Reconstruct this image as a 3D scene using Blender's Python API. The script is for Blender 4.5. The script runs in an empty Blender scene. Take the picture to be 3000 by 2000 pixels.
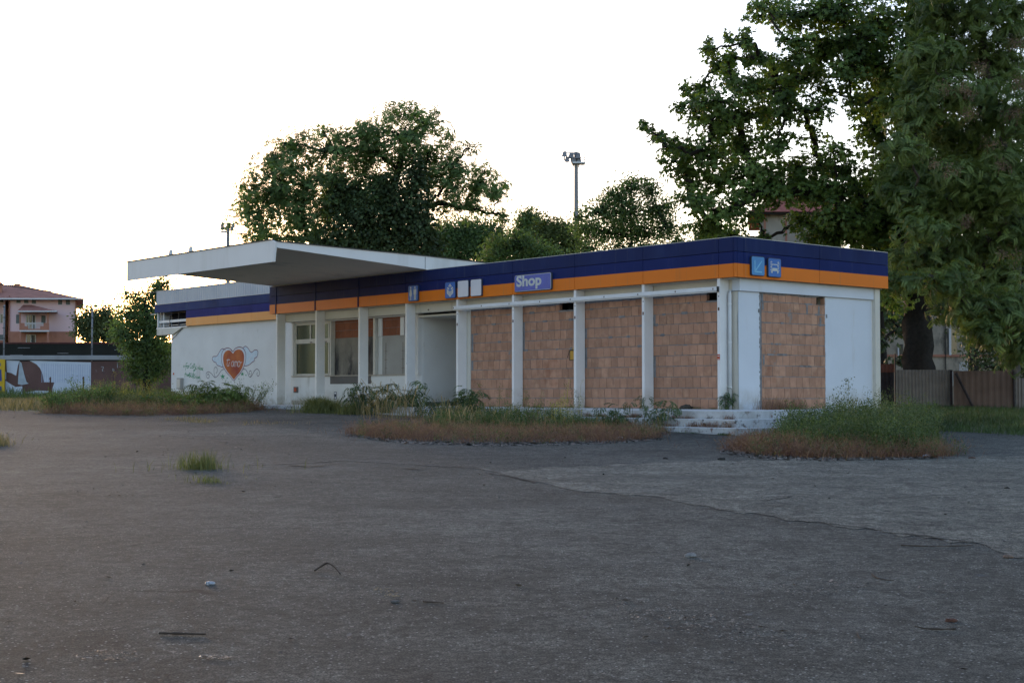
import bpy, bmesh, math, random
import numpy as np
from mathutils import Vector, Matrix
R = math.radians
random.seed(7)
rng = np.random.default_rng(11)
SC = bpy.context.scene
COL = SC.collection

# ------------------------------------------------------------------ camera, sky, sun
EYE = 0.37                       # metres above the shop floor (z = 0); the yard falls towards the camera
FPX = 4234.0                     # focal length in pixels of the 3000 px wide photograph
PITCH = math.atan(152.6 / FPX)
cam = bpy.data.cameras.new('camera'); cam_o = bpy.data.objects.new('camera', cam); COL.objects.link(cam_o)
cam.sensor_width = 36.0; cam.lens = 36.0 * FPX / 3000; cam.clip_end = 3000; cam.clip_start = .1
cam_o.location = (0, 0, EYE); cam_o.rotation_euler = (R(90) + PITCH, 0, 0)
SC.camera = cam_o
SC.render.resolution_x, SC.render.resolution_y = 1024, 682

SUN_AZ, SUN_EL = R(-22.0), R(6.0)          # azimuth measured from +Y towards +X
w = bpy.data.worlds.new('World'); SC.world = w; w.use_nodes = True
nt = w.node_tree; bg = nt.nodes['Background']
sky = nt.nodes.new('ShaderNodeTexSky'); sky.sky_type = 'NISHITA'; sky.sun_disc = False
sky.sun_elevation = SUN_EL; sky.sun_rotation = SUN_AZ
sky.air_density = 1.0; sky.dust_density = 1.0; sky.ozone_density = 2.0; sky.altitude = 50
tint = nt.nodes.new('ShaderNodeMix'); tint.data_type = 'RGBA'; tint.blend_type = 'MULTIPLY'; tint.inputs[0].default_value = 1; tint.inputs[7].default_value = (1.17, .99, .99, 1)
nt.links.new(sky.outputs[0], tint.inputs[6]); nt.links.new(tint.outputs[2], bg.inputs[0]); bg.inputs[1].default_value = 0.15
sl = bpy.data.lights.new('sun', 'SUN'); sl.energy = 0.12; sl.angle = R(0.6); sl.color = (1.0, .84, .64)
so = bpy.data.objects.new('sun', sl); COL.objects.link(so)
sd = Vector((math.sin(SUN_AZ) * math.cos(SUN_EL), math.cos(SUN_AZ) * math.cos(SUN_EL), math.sin(SUN_EL)))
so.rotation_euler = sd.to_track_quat('Z', 'Y').to_euler(); so.location = (0, 0, 40)
SC.view_settings.view_transform = 'Standard'; SC.view_settings.look = 'None'
SC.view_settings.exposure = 1.95; SC.view_settings.gamma = 1

# ------------------------------------------------------------------ measuring helpers
cP, sP = math.cos(PITCH), math.sin(PITCH)
def ray(px, py):
    a = (px - 1500) / FPX; b = (1000 - py) / FPX
    return a, cP - b * sP, sP + b * cP
def PX(px, py, Y):                # point of a sight line at distance Y
    r = ray(px, py); k = Y / r[1]; return Vector((r[0] * k, Y, EYE + r[2] * k))
def g(x, y):                      # height of the yard: falls gently to the camera, level behind
    p = -1.2 - .0055 * x + .0246 * y; c = -.03 - .012 * min(max(x, 0), 25); d = .08
    m = max(-p / d, -c / d)
    return -d * (m + math.log(math.exp(-p / d - m) + math.exp(-c / d - m)))
def spot(px, py):
    r = ray(px, py); t = 4.0
    while t < 300:
        t += .04
        if EYE + r[2] * t < g(r[0] * t, r[1] * t): break
    a, b = t - .04, t
    for _ in range(12):
        t = (a + b) / 2
        if EYE + r[2] * t < g(r[0] * t, r[1] * t): b = t
        else: a = t
    return Vector((r[0] * t, r[1] * t, g(r[0] * t, r[1] * t)))
AL = math.atan(3590 / 4234.)
UX, UY = -math.sin(AL), math.cos(AL)      # along the shop front, away from the corner
VX, VY = math.cos(AL), math.sin(AL)       # into the building
OX, OY = 5.14496, 33.2                    # the corner of the fascia
BROT = math.atan2(-UY, -UX)
def BL(u, v, z): return Vector((OX + u * UX + v * VX, OY + u * UY + v * VY, z))
def loc(x, y): return ((x - OX) * UX + (y - OY) * UY, (x - OX) * VX + (y - OY) * VY)
def front(px, py, v):
    r = ray(px, py); k = (v + OX * VX + OY * VY) / (r[0] * VX + r[1] * VY)
    return loc(r[0] * k, r[1] * k)[0], EYE + r[2] * k

# ------------------------------------------------------------------ object helpers
def link(o, parent=None):
    COL.objects.link(o)
    if parent: o.parent = parent
    return o
def tag(o, label=None, cat=None, group=None, kind=None):
    for k, v in (('label', label), ('category', cat), ('group', group), ('kind', kind)):
        if v: o[k] = v
    return o
def empty(name, p, rz=0, label=None, cat=None, group=None):
    o = bpy.data.objects.new(name, None); o.location = p; o.rotation_euler = (0, 0, rz); o.empty_display_size = .2
    link(o); return tag(o, label, cat, group)
class MB:
    def __init__(s): s.v = []; s.f = []; s.m = []
    def add(s, vs, fs, m=0):
        b = len(s.v); s.v += [tuple(x) for x in vs]; s.f += [tuple(i + b for i in f) for f in fs]; s.m += [m] * len(fs); return s
    def box(s, x0, x1, y0, y1, z0, z1, m=0):
        x0, x1 = sorted((x0, x1)); y0, y1 = sorted((y0, y1)); z0, z1 = sorted((z0, z1))
        return s.add([(x0, y0, z0), (x1, y0, z0), (x1, y1, z0), (x0, y1, z0), (x0, y0, z1), (x1, y0, z1), (x1, y1, z1), (x0, y1, z1)],
                     [(0, 3, 2, 1), (4, 5, 6, 7), (0, 1, 5, 4), (1, 2, 6, 5), (2, 3, 7, 6), (3, 0, 4, 7)], m)
    def hexa(s, a, b, m=0):       # two quads (lists of 4 points) joined into a solid
        return s.add(list(a) + list(b), [(0, 3, 2, 1), (4, 5, 6, 7), (0, 1, 5, 4), (1, 2, 6, 5), (2, 3, 7, 6), (3, 0, 4, 7)], m)
    def prism(s, pts, y0, y1, m=0):   # outline in x,z extruded along y
        n = len(pts); vs = [(p[0], y0, p[1]) for p in pts] + [(p[0], y1, p[1]) for p in pts]
        return s.add(vs, [tuple(range(n)), tuple(range(2 * n - 1, n - 1, -1))] + [(i, (i + 1) % n, (i + 1) % n + n, i + n) for i in range(n)], m)
    def tube(s, pts, r, n=8, m=0, cap=True):
        pts = [Vector(p) for p in pts]; rr = r if isinstance(r, (list, tuple)) else [r] * len(pts); vs = []
        for i, p in enumerate(pts):
            t = (pts[min(i + 1, len(pts) - 1)] - pts[max(i - 1, 0)])
            if t.length < 1e-6: t = Vector((0, 0, 1))
            t.normalize(); a = t.cross(Vector((0, 0, 1)) if abs(t.z) < .9 else Vector((1, 0, 0))).normalized(); b = t.cross(a)
            for k in range(n):
                q = 2 * math.pi * k / n; vs.append(p + (a * math.cos(q) + b * math.sin(q)) * rr[i])
        fs = [(i * n + k, i * n + (k + 1) % n, (i + 1) * n + (k + 1) % n, (i + 1) * n + k) for i in range(len(pts) - 1) for k in range(n)]
        if cap: fs += [tuple(range(n - 1, -1, -1)), tuple(range((len(pts) - 1) * n, len(pts) * n))]
        return s.add(vs, fs, m)
    def ribbon(s, pts, wd, y, m=0, yb=None):   # a painted stroke on a wall facing -y; pts in x,z
        n = len(pts); L = []; Rr = []
        for i in range(n):
            a = pts[max(i - 1, 0)]; b = pts[min(i + 1, n - 1)]; dx, dz = b[0] - a[0], b[1] - a[1]; l = math.hypot(dx, dz) or 1
            h = wd / 2 * (1 if not isinstance(wd, list) else 1)
            L.append((pts[i][0] - dz / l * h, y, pts[i][1] + dx / l * h)); Rr.append((pts[i][0] + dz / l * h, y, pts[i][1] - dx / l * h))
        return s.add(L + Rr, [(i, i + n, i + 1 + n, i + 1) for i in range(n - 1)], m)
    def build(s, name, mats, parent=None, bevel=0, smooth=False, fix=True):
        me = bpy.data.meshes.new(name); me.from_pydata(s.v, [], s.f)
        for mm in (mats if isinstance(mats, (list, tuple)) else [mats]): me.materials.append(mm)
        me.polygons.foreach_set('material_index', s.m)
        if fix:
            b = bmesh.new(); b.from_mesh(me); bmesh.ops.recalc_face_normals(b, faces=b.faces); b.to_mesh(me); b.free()
        if smooth:
            me.polygons.foreach_set('use_smooth', [True] * len(me.polygons))
        o = link(bpy.data.objects.new(name, me), parent)
        if bevel:
            md = o.modifiers.new('bevel', 'BEVEL'); md.width = bevel; md.segments = 2; md.limit_method = 'ANGLE'; md.angle_limit = R(40)
        return o
def smooth_pts(pts, k=6, closed=False):        # Catmull-Rom through 2-D or 3-D points
    P = [Vector(p) for p in pts]; n = len(P); out = []
    rngi = range(n) if closed else range(n - 1)
    for i in rngi:
        p0 = P[(i - 1) % n] if closed or i > 0 else P[0]; p1 = P[i]; p2 = P[(i + 1) % n]
        p3 = P[(i + 2) % n] if closed or i + 2 < n else P[-1]
        for j in range(k):
            t = j / k
            out.append(.5 * ((2 * p1) + (p2 - p0) * t + (2 * p0 - 5 * p1 + 4 * p2 - p3) * t * t + (3 * p1 - p0 - 3 * p2 + p3) * t ** 3))
    if not closed: out.append(P[-1])
    return out

# ------------------------------------------------------------------ materials
def mat(name, col, rough=.8, var=.12, scale=2.0, bump=0, bscale=60, spec=.3, stains=None, detail=6, metallic=0, attr=None, hue=None):
    """principled with fractal colour variation; stains=(colour, scale, low, high, stretch-z); attr=per-face tone attribute strength"""
    m = bpy.data.materials.new(name); m.use_nodes = True; n = m.node_tree; N = n.nodes; Lk = n.links; b = N['Principled BSDF']
    b.inputs['Roughness'].default_value = rough; b.inputs['Specular IOR Level'].default_value = spec; b.inputs['Metallic'].default_value = metallic
    tc = N.new('ShaderNodeTexCoord')
    nz = N.new('ShaderNodeTexNoise'); nz.inputs['Scale'].default_value = scale; nz.inputs['Detail'].default_value = detail; Lk.new(tc.outputs['Object'], nz.inputs['Vector'])
    rp = N.new('ShaderNodeValToRGB'); Lk.new(nz.outputs[0], rp.inputs[0])
    lo = [max(0, c * (1 - var)) for c in col]; hi = [min(1, c * (1 + var)) for c in (hue or col)]
    rp.color_ramp.elements[0].position = .3; rp.color_ramp.elements[0].color = (*lo, 1)
    rp.color_ramp.elements[1].position = .7; rp.color_ramp.elements[1].color = (*hi, 1)
    out = rp.outputs[0]
    if attr:
        at = N.new('ShaderNodeAttribute'); at.attribute_name = 'tone'
        mr = N.new('ShaderNodeMapRange'); mr.inputs[3].default_value = 1 - attr; mr.inputs[4].default_value = 1 + attr; Lk.new(at.outputs['Fac'], mr.inputs[0])
        mx = N.new('ShaderNodeMix'); mx.data_type = 'RGBA'; mx.blend_type = 'MULTIPLY'; mx.inputs[0].default_value = 1
        Lk.new(out, mx.inputs[6]); Lk.new(mr.outputs[0], mx.inputs[7]); out = mx.outputs[2]
    for st in (stains or []):
        c2, s2, l2, h2, zs = st
        mp = N.new('ShaderNodeMapping'); mp.inputs['Scale'].default_value = (1, 1, zs); Lk.new(tc.outputs['Object'], mp.inputs[0])
        n2 = N.new('ShaderNodeTexNoise'); n2.inputs['Scale'].default_value = s2; n2.inputs['Detail'].default_value = 8; n2.inputs['Roughness'].default_value = .65; Lk.new(mp.outputs[0], n2.inputs['Vector'])
        r2 = N.new('ShaderNodeMapRange'); r2.inputs[1].default_value = l2; r2.inputs[2].default_value = h2; Lk.new(n2.outputs[0], r2.inputs[0])
        mx = N.new('ShaderNodeMix'); mx.data_type = 'RGBA'; Lk.new(r2.outputs[0], mx.inputs[0]); Lk.new(out, mx.inputs[6]); mx.inputs[7].default_value = (*c2, 1); out = mx.outputs[2]
    Lk.new(out, b.inputs['Base Color'])
    if bump:
        n3 = N.new('ShaderNodeTexNoise'); n3.inputs['Scale'].default_value = bscale; n3.inputs['Detail'].default_value = 5; Lk.new(tc.outputs['Object'], n3.inputs['Vector'])
        bp = N.new('ShaderNodeBump'); bp.inputs['Strength'].default_value = bump; bp.inputs['Distance'].default_value = .02; Lk.new(n3.outputs[0], bp.inputs['Height']); Lk.new(bp.outputs[0], b.inputs['Normal'])
    return m
def basedirt(m, col=(.34, .30, .23), top=.55):     # splashed soil along the foot of a wall
    n = m.node_tree; N = n.nodes; L = n.links; b = N['Principled BSDF']; src = b.inputs['Base Color'].links[0].from_socket
    tc = N.new('ShaderNodeTexCoord'); sp_ = N.new('ShaderNodeSeparateXYZ'); L.new(tc.outputs['Object'], sp_.inputs[0]); nz = N.new('ShaderNodeTexNoise'); nz.inputs['Scale'].default_value = 2.6; nz.inputs['Detail'].default_value = 8; nz.inputs['Roughness'].default_value = .7; L.new(tc.outputs['Object'], nz.inputs['Vector'])
    a = N.new('ShaderNodeMapRange'); a.inputs[1].default_value = top; a.inputs[2].default_value = 0; L.new(sp_.outputs[2], a.inputs[0]); s = N.new('ShaderNodeMath'); s.operation = 'MULTIPLY'; L.new(a.outputs[0], s.inputs[0]); r = N.new('ShaderNodeMapRange'); r.inputs[1].default_value = .38; r.inputs[2].default_value = .66; L.new(nz.outputs[0], r.inputs[0]); L.new(r.outputs[0], s.inputs[1])
    mx = N.new('ShaderNodeMix'); mx.data_type = 'RGBA'; L.new(s.outputs[0], mx.inputs[0]); L.new(src, mx.inputs[6]); mx.inputs[7].default_value = (*col, 1); L.new(mx.outputs[2], b.inputs['Base Color'])
def leafmat(name, col, hue, trans=.35, attr=.45, rough=.55, mixhue=False):
    m = mat(name, col, rough, .3, .9, attr=attr, hue=hue, spec=.35); n = m.node_tree; N = n.nodes; b = N['Principled BSDF']
    if mixhue:
        rp = [x for x in N if x.type == 'VALTORGB'][0]; at = [x for x in N if x.type == 'ATTRIBUTE'][0]; n.links.new(at.outputs['Fac'], rp.inputs[0])
        rp.color_ramp.elements[0].position = .1; rp.color_ramp.elements[1].position = .9; rp.color_ramp.elements[0].color = (*col, 1); rp.color_ramp.elements[1].color = (*hue, 1)
    src = b.inputs['Base Color'].links[0].from_socket
    tr = N.new('ShaderNodeBsdfTranslucent'); mx = N.new('ShaderNodeMixShader'); mx.inputs[0].default_value = trans
    gm = N.new('ShaderNodeMix'); gm.data_type = 'RGBA'; gm.blend_type = 'MULTIPLY'; gm.inputs[0].default_value = 1; gm.inputs[7].default_value = (1.5, 1.6, .7, 1)
    n.links.new(src, gm.inputs[6]); n.links.new(gm.outputs[2], tr.inputs[0])
    n.links.new(b.outputs[0], mx.inputs[1]); n.links.new(tr.outputs[0], mx.inputs[2]); n.links.new(mx.outputs[0], N['Material Output'].inputs[0])
    return m
M = {}
M['plaster'] = mat('plaster', (.66, .66, .65), .85, .05, 1.2, bump=.15, bscale=40, stains=[((.40, .38, .34), 1.6, .60, .80, .25), ((.5, .49, .45), 6, .62, .8, .5)])
M['plaster_skylit'] = mat('plaster_skylit', (.60, .64, .70), .85, .04, 1.0, bump=.12, bscale=40, stains=[((.48, .47, .44), 1.3, .62, .85, .2)])  # blue sky light on the side wall is mixed into this plaster colour
M['cream'] = mat('cream', (.60, .57, .50), .8, .06, 1.5, bump=.12, bscale=30, stains=[((.36, .33, .28), 2.2, .60, .8, .3)])
M['post'] = mat('post', (.70, .70, .70), .5, .04, 3, bump=.05, stains=[((.40, .33, .26), 7, .70, .80, .4)])
M['steel'] = mat('steel', (.62, .64, .66), .45, .06, 3, stains=[((.36, .27, .2), 9, .68, .8, .6)])
M['rust'] = mat('rust', (.10, .05, .035), .9, .4, 30)
M['canopy'] = mat('canopy', (.68, .69, .70), .6, .04, .7, bump=.04, bscale=10, stains=[((.5, .5, .48), .9, .55, .85, .15)])
M['soffit'] = mat('soffit', (.74, .65, .54), .9, .05, .8, stains=[((.36, .33, .29), .8, .55, .85, 1)])
M['roofing'] = mat('roofing', (.06, .06, .06), .8, .3, 4)
M['blue_top'] = mat('blue_top', (.008, .018, .082), .62, .15, .8, spec=.12, stains=[((.018, .035, .11), 1.1, .52, .85, .12), ((.05, .06, .10), 9, .60, .80, .04)])
M['blue'] = mat('blue', (.005, .016, .100), .62, .1, .8, spec=.12, stains=[((.012, .024, .13), 1.3, .55, .85, .15), ((.04, .05, .12), 8, .60, .80, .05)])
M['orange'] = mat('orange', (.68, .165, .008), .45, .05, .8, spec=.2, stains=[((.52, .15, .02), 1.5, .60, .85, .12), ((.40, .16, .05), 9, .60, .78, .05)])
M['blue_faded'] = mat('blue_faded', (.014, .034, .12), .65, .25, .9, spec=.1, stains=[((.04, .085, .18), 1.2, .52, .72, .4), ((.06, .06, .12), 1.7, .56, .8, .3)])
M['seam'] = mat('seam', (.012, .012, .02), .8, .1, 3)
M['corrug'] = mat('corrugated_sheet', (.46, .47, .50), .5, .08, .6, stains=[((.36, .38, .44), .9, .45, .8, .5)])
M['glass'] = None
M['alu'] = mat('aluminium', (.50, .49, .45), .45, .08, 5)
M['sill'] = mat('sill_stone', (.36, .32, .27), .8, .15, 5)
M['greybase'] = mat('grey_paint', (.13, .12, .115), .8, .12, 4)
M['cement'] = mat('cement_render', (.22, .20, .17), .9, .22, 1.6, bump=.3, bscale=20, stains=[((.045, .045, .05), .9, .50, .62, .35), ((.42, .38, .32), 2.5, .6, .8, .5)])
M['cement2'] = mat('pale_render', (.34, .33, .31), .9, .1, 1.4, bump=.2, bscale=20, stains=[((.34, .32, .29), 2, .6, .8, .4)])
M['mortar'] = mat('mortar', (.21, .21, .215), .95, .25, 8, bump=.5, bscale=60)
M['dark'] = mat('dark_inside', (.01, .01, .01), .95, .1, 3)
M['concrete_step'] = mat('painted_concrete', (.46, .46, .46), .85, .14, 3, bump=.3, bscale=40, stains=[((.07, .06, .055), 4.5, .555, .64, 1.2), ((.30, .28, .26), 2, .48, .7, .8), ((.20, .13, .11), 7, .60, .70, .7)])
M['tread'] = mat('step_tread', (.55, .55, .54), .85, .12, 4, stains=[((.2, .19, .17), 6, .56, .68, 1)])
M['white_sign'] = mat('white_sign', (.62, .62, .66), .4, .04, 3)
M['sign_blue'] = mat('sign_blue', (.022, .13, .42), .35, .08, 3)
M['sign_cyan'] = mat('sign_cyan', (.045, .22, .48), .35, .1, 3)
M['sign_shop'] = mat('sign_shop_blue', (.085, .11, .40), .4, .12, 4, stains=[((.2, .2, .42), 5, .6, .8, 1)])
M['sign_edge'] = mat('sign_edge', (.03, .04, .07), .5, .1, 3)
M['sign_white'] = mat('sign_white', (.50, .52, .50), .5, .1, 12)
M['sign_pale'] = mat('sign_pale_blue', (.16, .42, .62), .5, .1, 12)
M['yellow'] = mat('yellow_board', (.46, .25, .03), .5, .12, 4)
M['black'] = mat('black_trim', (.02, .02, .022), .6, .2, 5)
M['red'] = mat('red_paint', (.42, .07, .03), .5, .1, 5)
M['cable'] = mat('cable', (.05, .05, .05), .7, .1, 3)
M['bark'] = mat('bark', (.022, .019, .016), .95, .35, 8, bump=.8, bscale=25)
M['bark_grey'] = mat('bark_grey', (.08, .07, .058), .95, .35, 8, bump=.8, bscale=25)

for k_ in ('plaster', 'plaster_skylit', 'cream', 'post'): basedirt(M[k_])
# hollow clay block: vertical scoring, per-block tone, mortar smears
def claymat():
    m = mat('clay_block', (.40, .222, .148), .9, .10, 5, attr=.15, stains=[((.55, .33, .22), 3.0, .52, .75, 1), ((.25, .23, .22), 1.9, .64, .70, 1), ((.28, .11, .06), 1.1, .60, .8, 1)]); n = m.node_tree; N = n.nodes
    tc = N.new('ShaderNodeTexCoord'); wv = N.new('ShaderNodeTexWave'); wv.bands_direction = 'Z'; wv.inputs['Scale'].default_value = 14; wv.inputs['Distortion'].default_value = 1.5
    n.links.new(tc.outputs['Object'], wv.inputs[0]); bp = N.new('ShaderNodeBump'); bp.inputs['Strength'].default_value = .5; bp.inputs['Distance'].default_value = .006
    n.links.new(wv.outputs['Fac'], bp.inputs['Height']); n.links.new(bp.outputs[0], N['Principled BSDF'].inputs['Normal']); return m
M['clay'] = claymat()
M['clay_old'] = mat('clay_block_red', (.27, .10, .055), .9, .12, 4, attr=.2)

def asphalt(name, c0, c1, speck, spk_hi, patchcol=None):
    m = bpy.data.materials.new(name); m.use_nodes = True; n = m.node_tree; N = n.nodes; L = n.links; b = N['Principled BSDF']
    b.inputs['Roughness'].default_value = .88; b.inputs['Specular IOR Level'].default_value = .25
    tc = N.new('ShaderNodeTexCoord')
    def noise(s, d=6, r=.6, mp=None):
        z = N.new('ShaderNodeTexNoise'); z.inputs['Scale'].default_value = s; z.inputs['Detail'].default_value = d; z.inputs['Roughness'].default_value = r
        L.new(mp or tc.outputs['Object'], z.inputs['Vector']); return z.outputs[0]
    def ramp(src, a, bb, ca, cb):
        r = N.new('ShaderNodeValToRGB'); L.new(src, r.inputs[0]); e = r.color_ramp.elements; e[0].position = a; e[0].color = (*ca, 1); e[1].position = bb; e[1].color = (*cb, 1); return r.outputs[0]
    def mixc(f, a, c, bt='MIX'):
        x = N.new('ShaderNodeMix'); x.data_type = 'RGBA'; x.blend_type = bt
        if isinstance(f, float): x.inputs[0].default_value = f
        else: L.new(f, x.inputs[0])
        L.new(a, x.inputs[6])
        if isinstance(c, tuple): x.inputs[7].default_value = (*c, 1)
        else: L.new(c, x.inputs[7])
        return x.outputs[2]
    def mask(src, a, bb):
        r = N.new('ShaderNodeMapRange'); r.inputs[1].default_value = a; r.inputs[2].default_value = bb; L.new(src, r.inputs[0]); return r.outputs[0]
    big = ramp(noise(.13, 5, .58), .36, .62, c0, c1)
    mid = mixc(1.0, ramp(noise(1.7, 6, .7), .3, .7, (.62, .62, .62), (1.38, 1.37, 1.35)), ramp(noise(5.5, 5, .8), .36, .64, (.62, .62, .62), (1.40, 1.40, 1.38)), 'MULTIPLY')
    fine = ramp(noise(16, 5, .85), .36, .64, (.35, .35, .35), (1.7, 1.68, 1.64))
    fine2 = ramp(noise(90, 2, .6), .40, .60, (.32, .32, .32), (1.9, 1.88, 1.84))
    col = mixc(1.0, mixc(1.0, mixc(1.0, big, mid, 'MULTIPLY'), fine, 'MULTIPLY'), fine2, 'MULTIPLY')
    dustn = mask(noise(.6, 7, .72), .56, .72)
    dm = N.new('ShaderNodeMath'); dm.operation = 'MULTIPLY'; dm.inputs[1].default_value = .45; L.new(dustn, dm.inputs[0])
    col = mixc(dm.outputs[0], col, (.115, .113, .104))
    # pale aggregate
    vo = N.new('ShaderNodeTexVoronoi'); vo.inputs['Scale'].default_value = 26; L.new(tc.outputs['Object'], vo.inputs['Vector'])
    sm = mask(vo.outputs['Distance'], .22, .12)
    cm = N.new('ShaderNodeMath'); cm.operation = 'GREATER_THAN'; cm.inputs[1].default_value = speck; L.new(vo.outputs['Color'], cm.inputs[0])
    pm = N.new('ShaderNodeMath'); pm.operation = 'MULTIPLY'; L.new(sm, pm.inputs[0]); L.new(cm.outputs[0], pm.inputs[1])
    col = mixc(pm.outputs[0], col, spk_hi)
    # long oil and tyre darkening with soft shape
    mp = N.new('ShaderNodeMapping'); mp.inputs['Scale'].default_value = (.35, 1.0, 1); mp.inputs['Rotation'].default_value = (0, 0, .5); L.new(tc.outputs['Object'], mp.inputs[0])
    ol = mask(noise(.5, 6, .6, mp.outputs[0]), .56, .72)
    om = N.new('ShaderNodeMath'); om.operation = 'MULTIPLY'; om.inputs[1].default_value = .45; L.new(ol, om.inputs[0])
    col = mixc(om.outputs[0], col, tuple(c * .45 for c in c0))
    # hairline cracks
    wd = N.new('ShaderNodeMix'); wd.data_type = 'VECTOR'; nzv = N.new('ShaderNodeTexNoise'); nzv.inputs['Scale'].default_value = .9; nzv.inputs['Detail'].default_value = 5; L.new(tc.outputs['Object'], nzv.inputs['Vector'])
    wd.inputs[0].default_value = .35; L.new(tc.outputs['Object'], wd.inputs[4]); L.new(nzv.outputs['Color'], wd.inputs[5])
    vc = N.new('ShaderNodeTexVoronoi'); vc.feature = 'DISTANCE_TO_EDGE'; vc.inputs['Scale'].default_value = .33; L.new(wd.outputs[1], vc.inputs['Vector'])
    ck = mask(vc.outputs['Distance'], .003, .001)
    brk = mask(noise(.7, 3, .6), .60, .63); cx = N.new('ShaderNodeMath'); cx.operation = 'MULTIPLY'; L.new(ck, cx.inputs[0]); L.new(brk, cx.inputs[1])
    col = mixc(cx.outputs[0], col, (.012, .011, .010))
    L.new(col, b.inputs['Base Color'])
    bp = N.new('ShaderNodeBump'); bp.inputs['Strength'].default_value = .9; bp.inputs['Distance'].default_value = .012
    L.new(noise(70, 5, .8), bp.inputs['Height']); L.new(bp.outputs[0], b.inputs['Normal'])
    return m
M['asphalt'] = asphalt('asphalt', (.0355, .0362, .0325), (.077, .0775, .070), .52, (.34, .34, .32))
M['asphalt_pale'] = asphalt('asphalt_pale', (.094, .091, .078), (.126, .121, .104), .76, (.24, .24, .22))
M['soil'] = mat('soil', (.09, .075, .055), .95, .35, 1.2, bump=.6, bscale=12, hue=(.10, .10, .05))
def glassmat():
    m = bpy.data.materials.new('window_glass'); m.use_nodes = True; n = m.node_tree; N = n.nodes
    tr = N.new('ShaderNodeBsdfTransparent'); tr.inputs[0].default_value = (.55, .68, .62, 1); gl = N.new('ShaderNodeBsdfGlossy'); gl.inputs['Roughness'].default_value = .3; gl.inputs[0].default_value = (.30, .36, .33, 1)
    fr = N.new('ShaderNodeFresnel'); fr.inputs[0].default_value = 1.5; ad = N.new('ShaderNodeMath'); ad.operation = 'ADD'; ad.inputs[1].default_value = .12; n.links.new(fr.outputs[0], ad.inputs[0])
    mx = N.new('ShaderNodeMixShader'); n.links.new(ad.outputs[0], mx.inputs[0]); n.links.new(tr.outputs[0], mx.inputs[1]); n.links.new(gl.outputs[0], mx.inputs[2]); n.links.new(mx.outputs[0], N['Material Output'].inputs[0]); return m
M['glass'] = glassmat()

# ------------------------------------------------------------------ ground
def sheet(name, mt, xs, ys, zo, keep=None, kind='structure', wob=None):
    nx, ny = len(xs), len(ys); v = []
    for j, y in enumerate(ys):
        for i, x in enumerate(xs):
            yy = wob(x, j / (ny - 1), y) if wob else y
            v.append((x, yy, g(x, yy) + zo))
    f = [(j * nx + i, j * nx + i + 1, (j + 1) * nx + i + 1, (j + 1) * nx + i) for j in range(ny - 1) for i in range(nx - 1)]
    me = bpy.data.meshes.new(name); me.from_pydata(v, [], f); me.materials.append(mt)
    me.polygons.foreach_set('use_smooth', [True] * len(f))
    o = link(bpy.data.objects.new(name, me)); o['kind'] = kind; return o
def lin(a, b, n): return [a + (b - a) * i / (n - 1) for i in range(n)]
sheet('ground', M['soil'], [-900, -400, -200, -120] + lin(-80, 80, 81) + [120, 200, 400, 900], [-30] + lin(-10, 110, 121) + [140, 200, 400, 900, 1500], 0)
def yard_edge(x):                 # far rim of the asphalt, overgrown and ragged
    pts = [(-90, 42), (-30, 41.5), (-14.5, 41), (-10.8, 38.4), (-8.8, 39.8), (-7.6, 44), (-6, 50), (4, 50), (7, 40), (9.0, 33.5), (10.6, 30.8), (14, 28.5), (30, 27), (90, 26)]
    for (a, ya), (b, yb) in zip(pts, pts[1:]):
        if a <= x <= b: e = ya + (yb - ya) * (x - a) / (b - a); break
    return e + .35 * math.sin(x * 1.7) + .2 * math.sin(x * 4.3 + 1)
xs = lin(-80, 80, 321)
v0 = -8
o = sheet('yard_pavement', M['asphalt'], xs, lin(0, 1, 61), .012, wob=lambda x, t, y: v0 + (yard_edge(x) - v0) * t)
# paler, newer surfacing to the right: its ragged rim is real, the sheet lies 6 mm above the old one
def pale_patch():
    near = [(1395, 1374), (1470, 1390), (1560, 1412), (1640, 1430), (1720, 1445), (1860, 1452), (1960, 1465), (2060, 1488), (2180, 1505), (2330, 1528), (2460, 1545), (2590, 1562), (2700, 1580), (2850, 1594), (3060, 1660), (3300, 1700)]
    far = [(1395, 1373), (1470, 1384), (1560, 1376), (1640, 1371), (1720, 1368), (1860, 1362), (1960, 1356), (2060, 1354), (2180, 1351), (2330, 1350), (2460, 1347), (2590, 1344), (2700, 1342), (2850, 1340), (3060, 1338), (3300, 1338)]
    gx = list(range(1395, 3301, 14)); v = []; f = []; K = 14
    A = [spot(x, np.interp(x, [p[0] for p in near], [p[1] for p in near])) for x in gx]; B = [spot(x, np.interp(x, [p[0] for p in far], [p[1] for p in far])) for x in gx]
    for i, (a, b) in enumerate(zip(A, B)):
        jit = .10 * math.sin(i * .55) + .05 * math.sin(i * 1.3 + 2) + random.uniform(-.03, .03)
        for k in range(K + 1):
            p = a.lerp(b, k / K); sh_ = 1 + (jit * (1 - k / K) + .15 * math.sin(i * .9) * (k / K)) / p.y; p.x *= sh_; p.y *= sh_; v.append((p.x, p.y, g(p.x, p.y) + .0165))
    for i in range(len(A) - 1):
        for k in range(K): f.append((i * (K + 1) + k, (i + 1) * (K + 1) + k, (i + 1) * (K + 1) + k + 1, i * (K + 1) + k + 1))
    me = bpy.data.meshes.new('pavement_patch'); me.from_pydata(v, [], f); me.materials.append(M['asphalt_pale']); oo = link(bpy.data.objects.new('pavement_patch', me)); oo['kind'] = 'structure'
    return A
rimA = pale_patch()
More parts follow.
